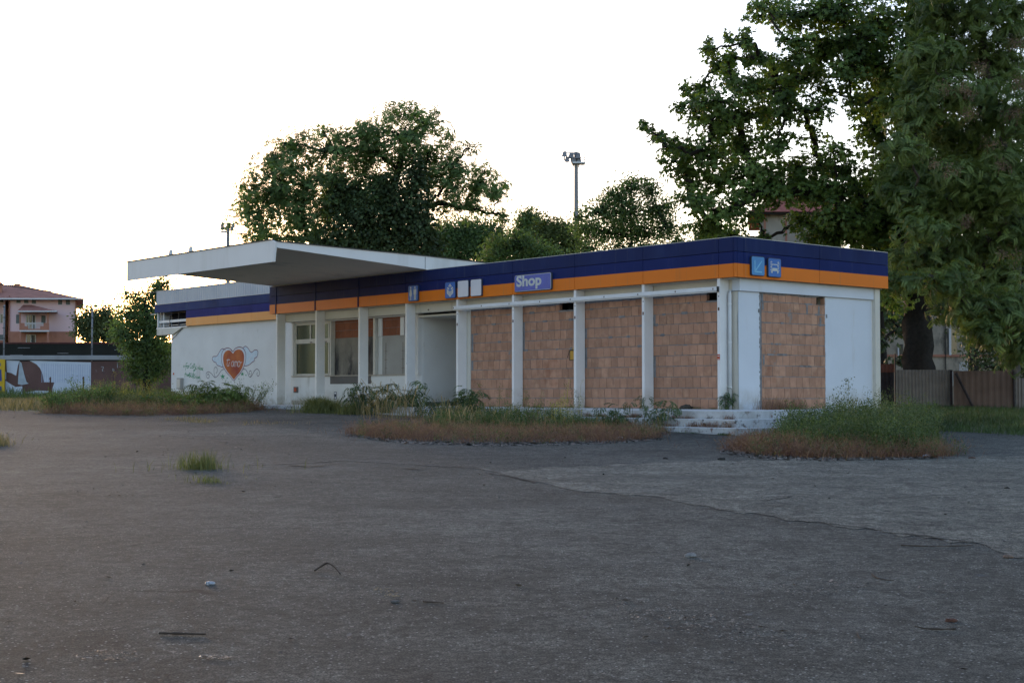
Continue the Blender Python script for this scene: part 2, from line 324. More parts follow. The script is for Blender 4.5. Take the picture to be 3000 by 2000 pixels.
# open cracks: thin ragged furrows of loose dark grit
def crack(pts, wd, name='pavement_crack', mt='crack'):
    P = smooth_pts([spot(*p) for p in pts], 10); v = []; f = []; n = len(P)
    for i, p in enumerate(P):
        t = (P[min(i + 1, n - 1)] - P[max(i - 1, 0)]); t.z = 0; t.normalize(); q = Vector((-t.y, t.x, 0)); h = wd * random.uniform(.3, 1.3) * (1 if 0 < i < n - 1 else .1); o2 = random.uniform(-.03, .03)
        for s in (-1, 1):
            w_ = p + q * (s * h / 2 + o2); v.append((w_.x, w_.y, g(w_.x, w_.y) + .021))
        if i: f.append((2 * i - 2, 2 * i - 1, 2 * i + 1, 2 * i))
    me = bpy.data.meshes.new(name); me.from_pydata(v, [], f); me.materials.append(M[mt]); o = link(bpy.data.objects.new(name, me)); o['kind'] = 'structure'
M['crack'] = mat('crack_grit', (.02, .019, .017), .95, .4, 30)
crack([(1420, 1388), (1500, 1400), (1570, 1418)], .05)
crack([(2060, 1494), (2160, 1502)], .03)
crack([(2330, 1529), (2400, 1536), (2480, 1544), (2600, 1560)], .02)
crack([(2615, 1566), (2700, 1574), (2780, 1586), (2860, 1594)], .035)
crack([(2230, 1470), (2290, 1464), (2320, 1457)], .03)
crack([(1270, 1368), (1340, 1370), (1400, 1372)], .06)
crack([(850, 1366), (905, 1369), (955, 1368)], .12)
crack([(1180, 1375), (1240, 1379)], .07)
for c_, w_ in (([(2030, 1470), (2120, 1468), (2200, 1478), (2330, 1492), (2420, 1500)], .016), ([(2600, 1465), (2760, 1455), (2990, 1460)], .018), ([(2380, 1385), (2560, 1388), (2800, 1398)], .022), ([(1560, 1400), (1650, 1410), (1780, 1416)], .02),
               ([(2100, 1700), (2230, 1706), (2380, 1698)], .010), ([(2700, 1735), (2860, 1748), (3000, 1762)], .012), ([(700, 1480), (860, 1475), (1000, 1484)], .012), ([(1000, 1530), (1090, 1526), (1180, 1522)], .010), ([(180, 1440), (330, 1430), (420, 1438)], .014)):
    crack(c_, w_)
M['dust'] = mat('pale_dust', (.12, .118, .108), .95, .35, 14)
for c_, w_ in (([(660, 1367), (820, 1361), (960, 1354), (1020, 1350)], .07), ([(100, 1214), (250, 1219), (420, 1222)], .12), ([(2790, 1333), (2900, 1337), (3050, 1342)], .07), ([(300, 1260), (480, 1275), (700, 1300)], .05), ([(1000, 1350), (1200, 1362), (1390, 1374)], .05)):
    crack(c_, w_, 'dust_line', 'dust')
# ================================================================== the closed shop
shop = empty('shop_building', BL(0, 0, 0), BROT, 'long low closed shop with blue and orange fascia, white posts and bricked-up bays', 'building')
def ub(mb, u0, u1, v0, v1, z0, z1, m=0): return mb.box(-u0, -u1, v0, v1, z0, z1, m)
POSTS = [.60, 3.06, 5.53, 8.01, 10.47, 12.94, 15.41, 17.88, 20.32]
# --- posts (rectangular steel tubes standing clear of the wall)
for i, u in enumerate(POSTS):
    m = MB(); ub(m, u - .087, u, .04, .36, -.01, 3.06)
    if i < 5:
        ub(m, u - .075, u - .02, .0385, .06, 2.30, 2.38, 1)
        ub(m, u - .07, u - .03, .0385, .06, 2.62, 2.65, 1)
    else:
        ub(m, u - .085, u - .065, .0385, .06, 1.0 + .05 * i, 1.03 + .05 * i, 1)
    m.build('post', [M['post'], M['rust']], shop, bevel=.006)
    m = MB(); ub(m, u - .12, u + .03, .02, .38, -.012, .006); m.build('post_foot', M['post'], shop)
# --- fascia panels
def fpanel(a, b, axis='u'):
    m = MB(); gp = .006
    for (z0, z1, k) in ((3.657, 3.98, 0), (3.373, 3.643, 1), (3.058, 3.373, 2)):
        if axis == 'u': ub(m, a + gp, b - gp, 0, .06, z0, z1, k)
        else: m.box(0, -.06, a + gp, b - gp, z0, z1, k)
    return m.build('fascia_panel', [M['blue_top'], M['blue'], M['orange']], shop)
seams = [.51, 2.975, 5.445, 7.93, 10.385, 12.855, 15.325, 17.80, 20.235, 20.68]
for a, b in zip(seams, seams[1:]): fpanel(a, b)
fpanel(.066, .51)
m = MB()                              # corner piece wrapping both faces
for (z0, z1, k) in ((3.657, 3.98, 0), (3.373, 3.643, 1), (3.058, 3.373, 2)):
    ub(m, 0, .06, 0, .06, z0, z1, k)
m.build('fascia_panel', [M['blue_top'], M['blue'], M['orange']], shop)
fpanel(.066, .30, 'v'); fpanel(.30, 3.10, 'v'); fpanel(3.10, 5.92, 'v')
m = MB(); ub(m, .03, 20.66, .062, .12, 3.06, 3.97); m.box(-.062, -.12, .1, 5.9, 3.06, 3.97); m.build('fascia_backing', M['seam'], shop)
m = MB(); ub(m, .01, 20.66, .002, .12, 3.982, 3.995); m.box(-.002, -.12, .12, 5.92, 3.982, 3.995); m.build('coping', M['alu'], shop)
for u in POSTS[6:]:                    # strips covering the panel joints under the canopy
    m = MB(); ub(m, u - .085, u - .02, -.012, .03, 3.06, 3.975); m.build('cover_strip', [M['blue_top']], shop)
# --- roof, back, end walls
m = MB(); ub(m, .12, 20.9, .13, 5.85, 3.60, 3.80); m.build('roof', M['roofing'], shop)
m = MB(); ub(m, .14, 20.64, .13, 5.85, 3.04, 3.06); ub(m, .14, 20.6, 5.55, 5.75, -.1, 3.79); ub(m, 20.6, 32.25, 5.56, 5.76, -.1, 4.45); m.build('back_wall', M['cream'], shop)
# --- lintel band above the bays
m = MB(); ub(m, .26, 20.3, .37, .60, 2.775, 3.05); m.build('lintel', M['cream'], shop, bevel=.008)
m = MB(); m.box(-.18, -.42, .36, 5.75, 2.765, 3.05); m.build('lintel', M['plaster_skylit'], shop, bevel=.008)
m = MB(); ub(m, .22, 10.45, .378, .40, 2.765, 2.80); m.build('lintel_trim', M['post'], shop)
# --- block infills
CZ = [.012, .262, .517, .785, 1.045, 1.305, 1.56, 1.812, 2.068, 2.32, 2.565, 2.752]
def blocks(mb, tones, a, b, put, hole=None, zmax=2.752, seed=0):
    rr = random.Random(seed)
    for r in range(len(CZ) - 1):
        z0, z1 = CZ[r], min(CZ[r + 1], zmax); x = a - rr.uniform(0, .2)
        while x < b:
            wd = rr.choice([.245, .245, .25, .235, .24]); x0, x1 = max(x, a + .004), min(x + wd, b - .004); x += wd + .002
            if x1 - x0 < .03: continue
            if hole and not (x1 < hole[0] + .02 or x0 > hole[1] - .02) and r == len(CZ) - 2:
                if x0 < hole[0] < x1: x1 = hole[0]
                elif x0 < hole[1] < x1: x0 = hole[1]
                else: continue
            d = rr.uniform(-.003, .003); zt = z1 - .018 + rr.uniform(-.003, .003); zb = z0 + rr.uniform(-.001, .002)
            if r == len(CZ) - 2: zt -= rr.uniform(0, .03)
            put(mb, x0 + .0035 + rr.uniform(0, .004), x1 - .0035, d, zb, zt); tones.append(rr.random())
def addtone(o, tones, per):
    me = o.data; at = me.attributes.new('tone', 'FLOAT', 'FACE'); arr = np.repeat(np.array(tones, dtype=np.float32), per)
    full = np.full(len(me.polygons), .5, dtype=np.float32); full[:len(arr)] = arr[:len(full)]; at.data.foreach_set('value', full)
BV = .386
def infill_front(a, b, hole, seed):
    mb = MB(); t = []
    blocks(mb, t, a, b, lambda q, x0, x1, d, z0, z1: ub(q, x0, x1, BV + d, BV + .10, z0, z1), hole, seed=seed)
    o = mb.build('brick_infill', M['clay'], shop, fix=False); addtone(o, t, 6)
    q = MB(); y = BV + .009
    if hole:
        ub(q, a, b, y, y + .09, 0, CZ[-2] - .01)
        if hole[0] - a > .05: ub(q, a, hole[0] - .02, y, y + .09, CZ[-2] - .01, 2.77)
        if b - hole[1] > .05: ub(q, hole[1] + .02, b, y, y + .09, CZ[-2] - .01, 2.77)
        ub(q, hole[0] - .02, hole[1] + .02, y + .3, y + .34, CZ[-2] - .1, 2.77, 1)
        ub(q, hole[0] - .03, hole[1] + .03, y - .012, y + .02, CZ[-2] - .03, CZ[-2] + .012)
    else: ub(q, a, b, y, y + .09, 0, 2.77)
    # smears of mortar left at the rims
    rr = random.Random(seed + 50)
    for k in range(10):
        u = rr.uniform(a, b - .2); z = rr.choice(CZ[6:]); ub(q, u, u + rr.uniform(.05, .22), BV - .006, BV + .02, z - .035, z + rr.uniform(.0, .03))
    for k in range(3):
        z = rr.choice(CZ[3:9]); ub(q, b - .12, b - .03, BV - .007, BV + .02, z, z + .24)
    q.build('mortar', [M['mortar'], M['dark']], o)
infill_front(8.01, 10.23, None, 1)
infill_front(5.54, 7.99, (5.86, 6.45), 2)
infill_front(3.07, 5.51, None, 3)
infill_front(.50, 3.04, (.60, 1.23), 4)
m = MB(); ub(m, 10.235, 10.62, .372, .60, 0, 2.77); m.build('door_jamb', M['cream'], shop, bevel=.01)
# --- corner wall and right-hand wall
m = MB(); ub(m, .26, .50, .40, .60, 0, 2.77); m.build('wall', M['cream'], shop, bevel=.01)
def ragged(z0, z1, base, amp, n, seed):
    rr = random.Random(seed); return [(base + rr.uniform(-amp, amp) * (1 if rr.random() > .3 else 2.2), z0 + (z1 - z0) * i / n) for i in range(n + 1)]
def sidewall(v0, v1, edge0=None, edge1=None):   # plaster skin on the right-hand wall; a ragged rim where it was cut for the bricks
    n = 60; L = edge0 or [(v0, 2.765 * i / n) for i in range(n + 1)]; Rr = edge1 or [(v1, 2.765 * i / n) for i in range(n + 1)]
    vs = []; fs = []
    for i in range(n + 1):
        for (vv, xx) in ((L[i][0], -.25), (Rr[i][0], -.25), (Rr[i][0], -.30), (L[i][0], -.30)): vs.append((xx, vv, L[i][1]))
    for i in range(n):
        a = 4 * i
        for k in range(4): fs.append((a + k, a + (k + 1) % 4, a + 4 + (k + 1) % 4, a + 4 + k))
    mm = MB(); mm.add(vs, fs); return mm.build('wall', M['plaster_skylit'], shop)
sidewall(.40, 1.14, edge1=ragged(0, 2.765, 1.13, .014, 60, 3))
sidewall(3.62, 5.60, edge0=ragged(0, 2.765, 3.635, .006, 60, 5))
m = MB(); m.box(-.262, -.5, 3.72, 5.74, -.8, -.002); m.box(-.262, -.5, .55, 5.7, 2.9, 3.03); m.box(-.305, -.5, .61, 1.1, 0, 2.76); m.box(-.305, -.5, 3.65, 5.7, 0, 2.76); m.build('wall_core', M['cream'], shop)
m = MB(); m.box(-.235, -.30, 5.62, 5.74, -.01, 2.80); m.box(-.242, -.30, 5.52, 5.58, 0, 2.72); m.build('post', M['post'], shop, bevel=.005)
mb = MB(); t = []
blocks(mb, t, 1.22, 3.64, lambda q, x0, x1, d, z0, z1: q.box(-.258 + d, -.36, x0, x1, z0, z1), (3.30, 3.58), seed=9)
o = mb.build('brick_infill', M['clay'], shop, fix=False); addtone(o, t, 6)
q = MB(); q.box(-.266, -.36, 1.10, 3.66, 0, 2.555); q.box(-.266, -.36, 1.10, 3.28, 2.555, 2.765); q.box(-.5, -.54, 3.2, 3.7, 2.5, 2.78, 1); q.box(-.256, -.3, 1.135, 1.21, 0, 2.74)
rr = random.Random(77)
for k in range(26):
    z = rr.choice(CZ[4:]); v = rr.uniform(1.2, 3.4); q.box(-.253, -.28, v, v + rr.uniform(.05, .3), z - .03, z + rr.uniform(-.01, .02))
for k in range(40):
    v = rr.uniform(1.15, 3.6); q.box(-.250 + rr.uniform(0, .004), -.28, v, v + rr.uniform(.03, .12), 2.735, 2.765 + rr.uniform(0, .03))
for (v, z) in ((3.36, 2.30), (3.42, 2.02), (1.24, 2.35), (1.26, 1.06), (2.9, 2.32), (1.22, 2.55)): q.box(-.252, -.28, v, v + .06, z, z + .22)
q.build('mortar', [M['mortar'], M['dark']], o)
for (v, z) in ((1.085, 2.28), (3.66, 2.24), (1.75, 2.83), (3.27, 2.80), (3.61, 2.80)):
    m = MB(); m.box(-.244, -.26, v, v + .05, z, z + (.09 if z < 2.5 else .04)); m.build('wall_patch', M['mortar'], shop)
# downpipe and its clips at the corner
m = MB(); m.tube([(-.44, .30, 0), (-.44, .30, 2.70), (-.44, .34, 2.78)], .042, 12); m.build('downpipe', M['steel'], shop, smooth=True)
for z in (.5, 1.55, 2.45):
    m = MB(); m.tube([(-.44, .30, z), (-.44, .30, z + .03)], .05, 12); m.build('pipe_clip', M['post'], shop)
# --- security rail in front of the bricked bays
m = MB(); ub(m, .55, 10.52, -.03, .036, 2.765, 2.86); ub(m, .55, 10.45, .0, .036, 2.735, 2.765)
for k in range(5):
    for d in (.55, 1.75): ub(m, .1 + 2.46 * k + d, .13 + 2.46 * k + d, -.034, 0, 2.79, 2.83, 1)
ub(m, .535, .549, -.034, .037, 2.74, 2.865, 2)
m.build('security_rail', [M['steel'], M['rust'], M['black']], shop, bevel=.004)
# --- passage
m = MB(); ub(m, 12.98, 13.18, .60, 5.5, 0, 2.64)
pts = [(-13.18 + .2 * math.sin(q_ * R(15)), .60 + .2 - .2 * math.cos(q_ * R(15))) for q_ in range(0, 7)]
m = MB()
n = 8; vs = []
prof = [(-13.55, .56)] + [(-13.18 + .20 * math.sin(R(15) * k), .76 - .20 * math.cos(R(15) * k)) for k in range(7)] + [(-12.98, 5.5)]
for z in (0, 2.66):
    for (x, y) in prof: vs.append((x, y, z))
k = len(prof); m.add(vs, [(i, i + 1, i + 1 + k, i + k) for i in range(k - 1)]); m.build('passage_wall', M['plaster'], shop, smooth=False, fix=False)
m = MB(); ub(m, 10.5, 13.0, .60, 5.5, 2.66, 2.72); ub(m, 10.5, 13.0, 5.45, 5.54, 0, 2.7); m.build('passage_ceiling', M['cream'], shop)
m = MB(); ub(m, 10.50, 10.6, .6, 5.5, 0, 2.7); m.build('passage_wall', M['plaster'], shop)
m = MB(); m.box(-12.975, -12.965, .8, 5.5, 0, .12); m.build('skirting', M['greybase'], shop)
# --- window wall under the canopy (opening u 13.6..20.05, z .95..2.73)
W0 = .56
m = MB(); ub(m, 13.30, 20.14, W0, W0 + .22, 0, .93); ub(m, 12.99, 13.62, W0 + .001, W0 + .22, .93, 2.78); ub(m, 20.07, 20.14, W0 + .001, W0 + .22, .93, 2.78); ub(m, 13.3, 20.2, W0 + .002, W0 + .22, 2.735, 2.80)
m.build('wall', M['plaster'], shop)
m = MB()
prof = [(-20.12, W0 + .004)] + [(-20.12 - .15 * math.sin(R(15) * k), W0 + .154 - .15 * math.cos(R(15) * k)) for k in range(7)] + [(-20.27, 1.9)]
vs = []
for z in (0, 2.78):
    for (x, y) in prof: vs.append((x, y, z))
k = len(prof); m.add(vs, [(i, i + 1, i + 1 + k, i + k) for i in range(k - 1)]); m.build('rounded_corner', M['cream'], shop, fix=False)
m = MB(); ub(m, 13.30, 20.14, W0 - .008, W0, 0, .145); m.build('skirting', M['sill'], shop)
m = MB(); ub(m, 13.55, 20.12, W0 - .05, W0 + .2, .93, .965); m.build('window_sill', M['sill'], shop, bevel=.004)
m = MB(); ub(m, 15.45, 17.78, W0 - .004, W0, .68, .925); m.build('grey_panel', M['greybase'], shop)
# bay with the sliding window
fr = MB(); y0, y1 = W0 + .06, W0 + .12
for a, b in ((17.82, 17.90), (20.0, 20.07), (17.94, 18.0)): ub(fr, a, b, y0, y1, .965, 2.72)
ub(fr, 17.9, 20.0, y0, y1, .965, 1.03); ub(fr, 17.9, 20.0, y0 - .01, y1, 2.04, 2.19); ub(fr, 17.9, 20.0, y0, y1, 2.66, 2.73); ub(fr, 19.06, 19.13, y0 + .002, y1, 2.19, 2.66); ub(fr, 19.97, 20.0, y0 - .004, y1, .965, 2.7)
win = fr.build('window', M['alu'], shop, bevel=.004)
m = MB(); ub(m, 17.95, 20.0, y0 + .03, y0 + .036, 1.0, 2.10); ub(m, 18.0, 19.07, y0 + .03, y0 + .036, 2.19, 2.67); ub(m, 19.12, 20.0, y0 + .031, y0 + .037, 2.19, 2.67); m.build('pane', M['glass'], win)
for u in (18.05, 18.95):
    m = MB(); ub(m, u, u + .12, y0 - .03, y0 - .01, 2.06, 2.085); m.build('handle', M['black'], win, bevel=.004)
m = MB(); ub(m, 17.78, 20.2, 1.15, 1.2, .9, 2.16); ub(m, 17.78, 17.84, W0 + .2, 1.15, .9, 2.75); ub(m, 20.08, 20.2, W0 + .2, 1.15, .9, 2.75)
m.build('inner_wall', mat('greenish_wall', (.09, .11, .10), .8, .12, 2), shop)
def infill_mix(a, b, v, zsplit, mtop, seed, mlow):
    mb = MB(); t = []; rr = random.Random(seed); z = zsplit
    while z < 2.74:
        x = a - rr.uniform(0, .3)
        while x < b:
            x0, x1 = max(a, x), min(b, x + .33); x += .335
            if x1 - x0 > .02: ub(mb, x0 + .003, x1 - .003, v + rr.uniform(0, .004), v + .1, z, min(z + .24, 2.75)); t.append(rr.random() * .5)
        z += .25
    o = mb.build('brick_infill', M['clay_old'], shop, fix=False); addtone(o, t, 6)
    q = MB(); ub(q, a, b, v + .006, v + .1, zsplit - .02, 2.76); q.build('mortar', M['mortar'], o)
    q = MB(); ub(q, a, b, v - .015, v + .08, .93, zsplit); q.build('rendered_infill', mlow, shop)
infill_mix(17.8, 20.1, 1.05, 2.16, None, 21, M['cement2'])
infill_mix(15.38, 17.80, .74, 2.17, None, 22, M['cement'])
infill_mix(13.60, 15.28, .72, 2.17, None, 23, M['cement2'])
for u in ((15.28, 15.38), (17.775, 17.815)):
    m = MB(); ub(m, u[0], u[1], W0 + .02, .80, .965, 2.74); m.build('window_frame', M['alu'], shop, bevel=.004)
for u in ((15.05, 15.24), (13.86, 14.06)):
    m = MB(); ub(m, u[0], u[1], .67, .72, 2.16, 2.72); m.build('shutter_guide', M['post'], shop, bevel=.004)
m = MB(); ub(m, 15.05, 15.26, .70, .72, .965, 2.15); m.build('pale_strip', M['plaster'], shop)
for u in (13.95, 14.85):
    m = MB(); ub(m, u, u + .012, .700, .706, .98, 1.95)
    for z in (1.15, 1.42, 1.68): ub(m, u - .07, u + .07, .699, .7055, z, z + .008)
    m.build('rust_line', M['rust'], shop)
m = MB(); ub(m, 15.75, 15.77, .722, .726, 1.0, 2.0); m.build('rust_line', M['rust'], shop)
# --- the set-back left wing
WV = 1.60
m = MB(); ub(m, 20.2, 31.15, WV + .12, WV + .32, -.1, 3.05); ub(m, 31.0, 31.15, WV + .13, 5.8, -.1, 3.05); wing_wall = m.build('wall', M['plaster'], shop)
def wpanel(a, b, top=True, low=True):
    m = MB()
    if top: ub(m, a + .005, b - .005, WV, WV + .05, 3.655, 3.975, 0)
    if low:
        ub(m, a + .005, b - .005, WV - .01, WV + .05, 3.34, 3.64, 1); ub(m, a + .005, b - .005, WV - .01, WV + .05, 3.03, 3.34, 2)
    return m.build('fascia_panel', [M['blue_faded'], M['blue_wing'], M['orange_wing']], shop)
M['blue_wing'] = mat('blue_wing', (.007, .016, .13), .65, .15, 1.0, spec=.1, stains=[((.02, .035, .18), 1.0, .55, .75, .3)])
M['orange_wing'] = mat('orange_wing', (.58, .22, .035), .4, .06, .8, stains=[((.5, .26, .1), 1.2, .58, .8, .2)])
for a, b in ((20.7, 24.6), (24.6, 27.15), (27.15, 29.70)): wpanel(a, b)
wpanel(29.70, 32.42, low=False)
m = MB(); x = 20.66                    # ribbed sheet above the panels
xs_ = []; k = 0
while x < 32.34: xs_.append((x, WV + .02 + (.028 if k % 4 in (0, 1) else 0))); x += (.05 if k % 2 else .035); k += 1
vs = [(-a, b, z) for z in (3.99, 4.53) for a, b in xs_]; n = len(xs_); m.add(vs, [(i, i + 1, i + 1 + n, i + n) for i in range(n - 1)]); m.build('ribbed_sheet', M['corrug'], shop, fix=False)
m = MB(); ub(m, 20.66, 32.34, WV + .06, 5.8, 4.44, 4.50); ub(m, 32.25, 32.34, WV + .06, 5.8, 3.99, 4.44); ub(m, 20.60, 20.70, .13, 5.8, 3.85, 4.50); m.build('roof_box', M['corrug'], shop)
m = MB(); ub(m, 20.6, 32.42, WV - .015, WV + .06, 3.977, 3.99); ub(m, 20.6, 32.36, WV + .01, WV + .07, 4.53, 4.545); m.build('flashing', M['alu'], shop)
m = MB(); ub(m, 20.65, 29.69, WV + .055, WV + .12, 3.04, 3.97); ub(m, 29.7, 32.3, WV + .7, WV + .75, 3.0, 3.95); ub(m, 29.65, 32.3, WV + .05, WV + .7, 3.93, 3.96); m.build('fascia_backing', M['seam'], shop)
m = MB()                               # bare frame where the panels are gone
ub(m, 29.7, 32.3, WV + .10, WV + .14, 3.23, 3.33); ub(m, 29.7, 32.35, WV + .05, WV + .3, 3.00, 3.04); ub(m, 32.24, 32.3, WV + .06, WV + .14, 3.02, 3.66); ub(m, 31.9, 31.95, WV + .15, WV + .19, 3.02, 3.66)
ub(m, 29.7, 32.3, WV + .3, WV + .34, 3.12, 3.15); ub(m, 30.55, 30.58, WV + .12, WV + .16, 3.0, 3.6, 1); ub(m, 31.25, 31.29, WV + .09, WV + .13, 2.99, 3.5, 1); ub(m, 29.7, 32.5, WV + .2, WV + .24, 3.60, 3.63, 1)
ub(m, 32.3, 32.75, WV - .02, WV + .05, 3.60, 3.62); ub(m, 32.26, 32.30, WV + .2, 5.7, 3.0, 3.98); ub(m, 31.2, 32.3, WV + .2, 5.7, 2.98, 3.0)
m.build('bare_frame', [M['steel'], M['black']], shop)
m = MB(); m.prism([(-32.30, 3.0), (-32.30, 2.735), (-30.92, 2.735), (-30.2, 2.96), (-30.2, 3.0)], WV + .04, WV + .34); m.build('bracket_beam', M['cream'], shop, bevel=.01)
pts = [(-(30.15 + 1.15 * t), WV + .10, 2.95 - .42 * math.sin(t * 1.57) ** 1.4) for t in lin(0, 1, 14)]
m = MB(); m.tube(pts, .009, 5); m.build('loose_cable', M['cable'], shop)
m = MB(); m.box(-30.42, -30.10, WV - .02, WV + .119, .55, .99); m.box(-30.38, -30.14, WV - .03, WV - .02, .60, .94, 1); mbx = m.build('meter_box', [M['cement2'], M['alu']], shop, bevel=.01)
m = MB(); m.box(-31.0, -30.9, WV + .112, WV + .119, 1.12, 1.20, 0); m.box(-31.0, -30.9, WV + .112, WV + .119, 1.22, 1.27, 1); m.build('wall_notice', [M['red'], M['white_sign']], shop)
m = MB(); m.tube([(-19.85, W0 + .02, .50), (-19.85, W0 - .06, .50)], .07, 8); m.box(-19.98, -19.72, W0 - .03, W0, .40, .60, 1); m.build('alarm_box', [M['red'], M['greybase']], shop)
for u in (17.40, 16.40):
    m = MB(); ub(m, u, u + .14, W0 - .006, W0, .19, .43, 0); ub(m, u + .02, u + .12, W0 - .008, W0 - .006, .36, .41, 1); ub(m, u + .03, u + .11, W0 - .008, W0 - .006, .21, .26, 1)
    m.build('socket_plate', [M['sign_edge'], M['white_sign']], shop)
# --- canopy
can = MB()
can.hexa([(-20.95, -5, 4.34), (-11.90, -5, 4.32), (-11.87, 0.13, 3.999), (-20.55, 0.13, 3.999)], [(-20.95, -5, 4.49), (-11.90, -5, 4.48), (-11.87, 0.13, 4.385), (-20.55, 0.13, 4.385)])
can.hexa([(-20.55, 0.13, 3.81), (-11.87, 0.13, 3.81), (-11.87, 5.8, 3.81), (-20.55, 5.8, 3.81)], [(-20.55, 0.13, 4.385), (-11.87, 0.13, 4.385), (-11.87, 5.8, 4.22), (-20.55, 5.8, 4.22)])
canopy = can.build('canopy', M['soffit'], shop)
canopy.data.materials.append(M['canopy'])
for p in canopy.data.polygons:
    if p.normal.z > -.5: p.material_index = 1
m = MB()
m.hexa([(-20.95, -5.06, 3.95), (-12.0, -5.06, 3.94), (-12.0, -5.001, 3.94), (-20.95, -5.001, 3.95)], [(-20.95, -5.06, 4.55), (-12.12, -5.06, 4.54), (-12.12, -5.001, 4.54), (-20.95, -5.001, 4.55)])
m.hexa([(-12.0, -5.06, 3.94), (-11.985, -5.06, 3.94), (-11.985, -5.001, 3.94), (-12.0, -5.001, 3.94)], [(-12.12, -5.06, 4.54), (-11.89, -5.06, 4.48), (-11.89, -5.001, 4.48), (-12.12, -5.001, 4.54)])
m.build('canopy_skirt', M['canopy'], shop)
m = MB()
m.hexa([(-20.98, -5.09, 4.552), (-12.10, -5.09, 4.542), (-12.10, -4.95, 4.542), (-20.98, -4.95, 4.552)], [(-20.98, -5.09, 4.575), (-12.10, -5.09, 4.565), (-12.10, -4.95, 4.565), (-20.98, -4.95, 4.575)])
m.hexa([(-20.95, -4.95, 4.494), (-11.86, -5.02, 4.484), (-11.84, 0.13, 4.389), (-20.55, 0.13, 4.389)], [(-20.95, -4.95, 4.515), (-11.86, -5.02, 4.505), (-11.84, 0.13, 4.41), (-20.55, 0.13, 4.41)])
m.hexa([(-20.55, .131, 4.389), (-11.84, .131, 4.389), (-11.84, 5.8, 4.224), (-20.55, 5.8, 4.224)], [(-20.55, .131, 4.41), (-11.84, .131, 4.41), (-11.84, 5.8, 4.245), (-20.55, 5.8, 4.245)])
m.build('roofing_felt', M['roofing'], shop)
for u in (19.05, 17.75):
    m = MB(); m.hexa([(-u - .07, -4.6, 4.50), (-u + .08, -4.6, 4.50), (-u + .08, -4.45, 4.50), (-u - .07, -4.45, 4.50)], [(-u - .02, -4.55, 4.84), (-u + .07, -4.55, 4.84), (-u + .07, -4.47, 4.84), (-u - .02, -4.47, 4.84)])
    m.build('roof_vent', M['steel'], shop)
m = MB(); m.tube([(-11.862, -.02, 4.37), (-11.862, -.02, 4.02)], .006, 4); m.build('canopy_joint', M['seam'], shop)
# --- graffiti on the wing wall, painted on (thin as paint, on the wall plane)
GY = WV + .117
def G3(x, y):
    u, z = front(450 + x * .17007, 960 + y * .17007, WV + .12); return (-u, z)
def Gp(pts, k=6, closed=False): return [tuple(p) for p in smooth_pts([G3(*p) for p in pts], k, closed)]
def paint(name, col, var=.1): return mat(name, col, .75, var, 9, stains=[((.5, .5, .5), 14, .68, .8, 1)])
PT = dict(purple=paint('paint_purple', (.20, .09, .13)), white=paint('paint_white', (.62, .63, .66), .03), red=mat('paint_heart', (.30, .045, .03), .7, .15, 1.6, hue=(.42, .12, .025)), sky=paint('paint_sky', (.52, .62, .70), .08), green=paint('paint_green', (.05, .26, .13)), grey=paint('paint_grey', (.17, .15, .17)), pink=paint('paint_pink', (.45, .20, .20)))
def fill(name, pts, m_, y, parent):
    P = Gp(pts, 6, True); mm = MB(); mm.add([(p[0], y, p[1]) for p in P], [tuple(range(len(P)))]); return mm.build(name, m_, parent, fix=False)
def strokes(name, lst, wd, m_, y, parent):
    if name != 'lettering' and len(lst) > 1:
        for s_ in lst: strokes(name, [s_], wd, m_, y, parent)
        return
    mm = MB()
    for s_ in lst: mm.ribbon(Gp(s_, 6), wd, y)
    return mm.build(name, m_, parent, fix=False)
lw = [(1240, 380), (1190, 360), (1150, 390), (1115, 450), (1085, 490), (1030, 495), (1012, 540), (1040, 585), (1075, 600), (1095, 640), (1130, 655), (1165, 670), (1200, 682), (1240, 640), (1215, 520)]
rw = [(1535, 355), (1580, 318), (1625, 345), (1660, 400), (1690, 422), (1740, 385), (1785, 385), (1798, 430), (1780, 500), (1740, 525), (1735, 570), (1700, 590), (1670, 620), (1630, 645), (1580, 655), (1540, 640), (1560, 500)]
fill('wing_graffiti', lw, PT['sky'], GY - .0005, wing_wall); fill('wing_graffiti', rw, PT['sky'], GY - .0005, wing_wall)
strokes('wing_outline', [lw[:13]], .028, PT['purple'], GY - .0015, wing_wall); strokes('wing_outline', [rw[:16]], .028, PT['purple'], GY - .0015, wing_wall)
strokes('wing_feathers', [[(1060, 560), (1120, 520), (1180, 470)], [(1090, 610), (1150, 560), (1200, 520)], [(1740, 440), (1700, 480), (1640, 560)], [(1700, 450), (1660, 520), (1600, 600)], [(1760, 470), (1720, 530), (1650, 600)]], .02, PT['white'], GY - .0012, wing_wall)
heart = [(1370, 440), (1335, 400), (1290, 385), (1240, 410), (1208, 470), (1202, 560), (1222, 660), (1270, 750), (1330, 820), (1384, 885), (1430, 830), (1490, 760), (1535, 670), (1560, 560), (1558, 460), (1520, 390), (1465, 372), (1405, 395)]
big = [(1370 + (x - 1380) * 1.10 + 8, 620 + (y - 620) * 1.07 - 2) for x, y in heart]; bigg = [(1370 + (x - 1380) * 1.17 + 8, 610 + (y - 620) * 1.12) for x, y in heart]
strokes('heart_outline', [bigg + bigg[:2]], .03, PT['purple'], GY - .002, wing_wall)
fill('heart_rim', big, PT['white'], GY - .003, wing_wall); fill('heart_graffiti', heart, PT['red'], GY - .004, wing_wall)
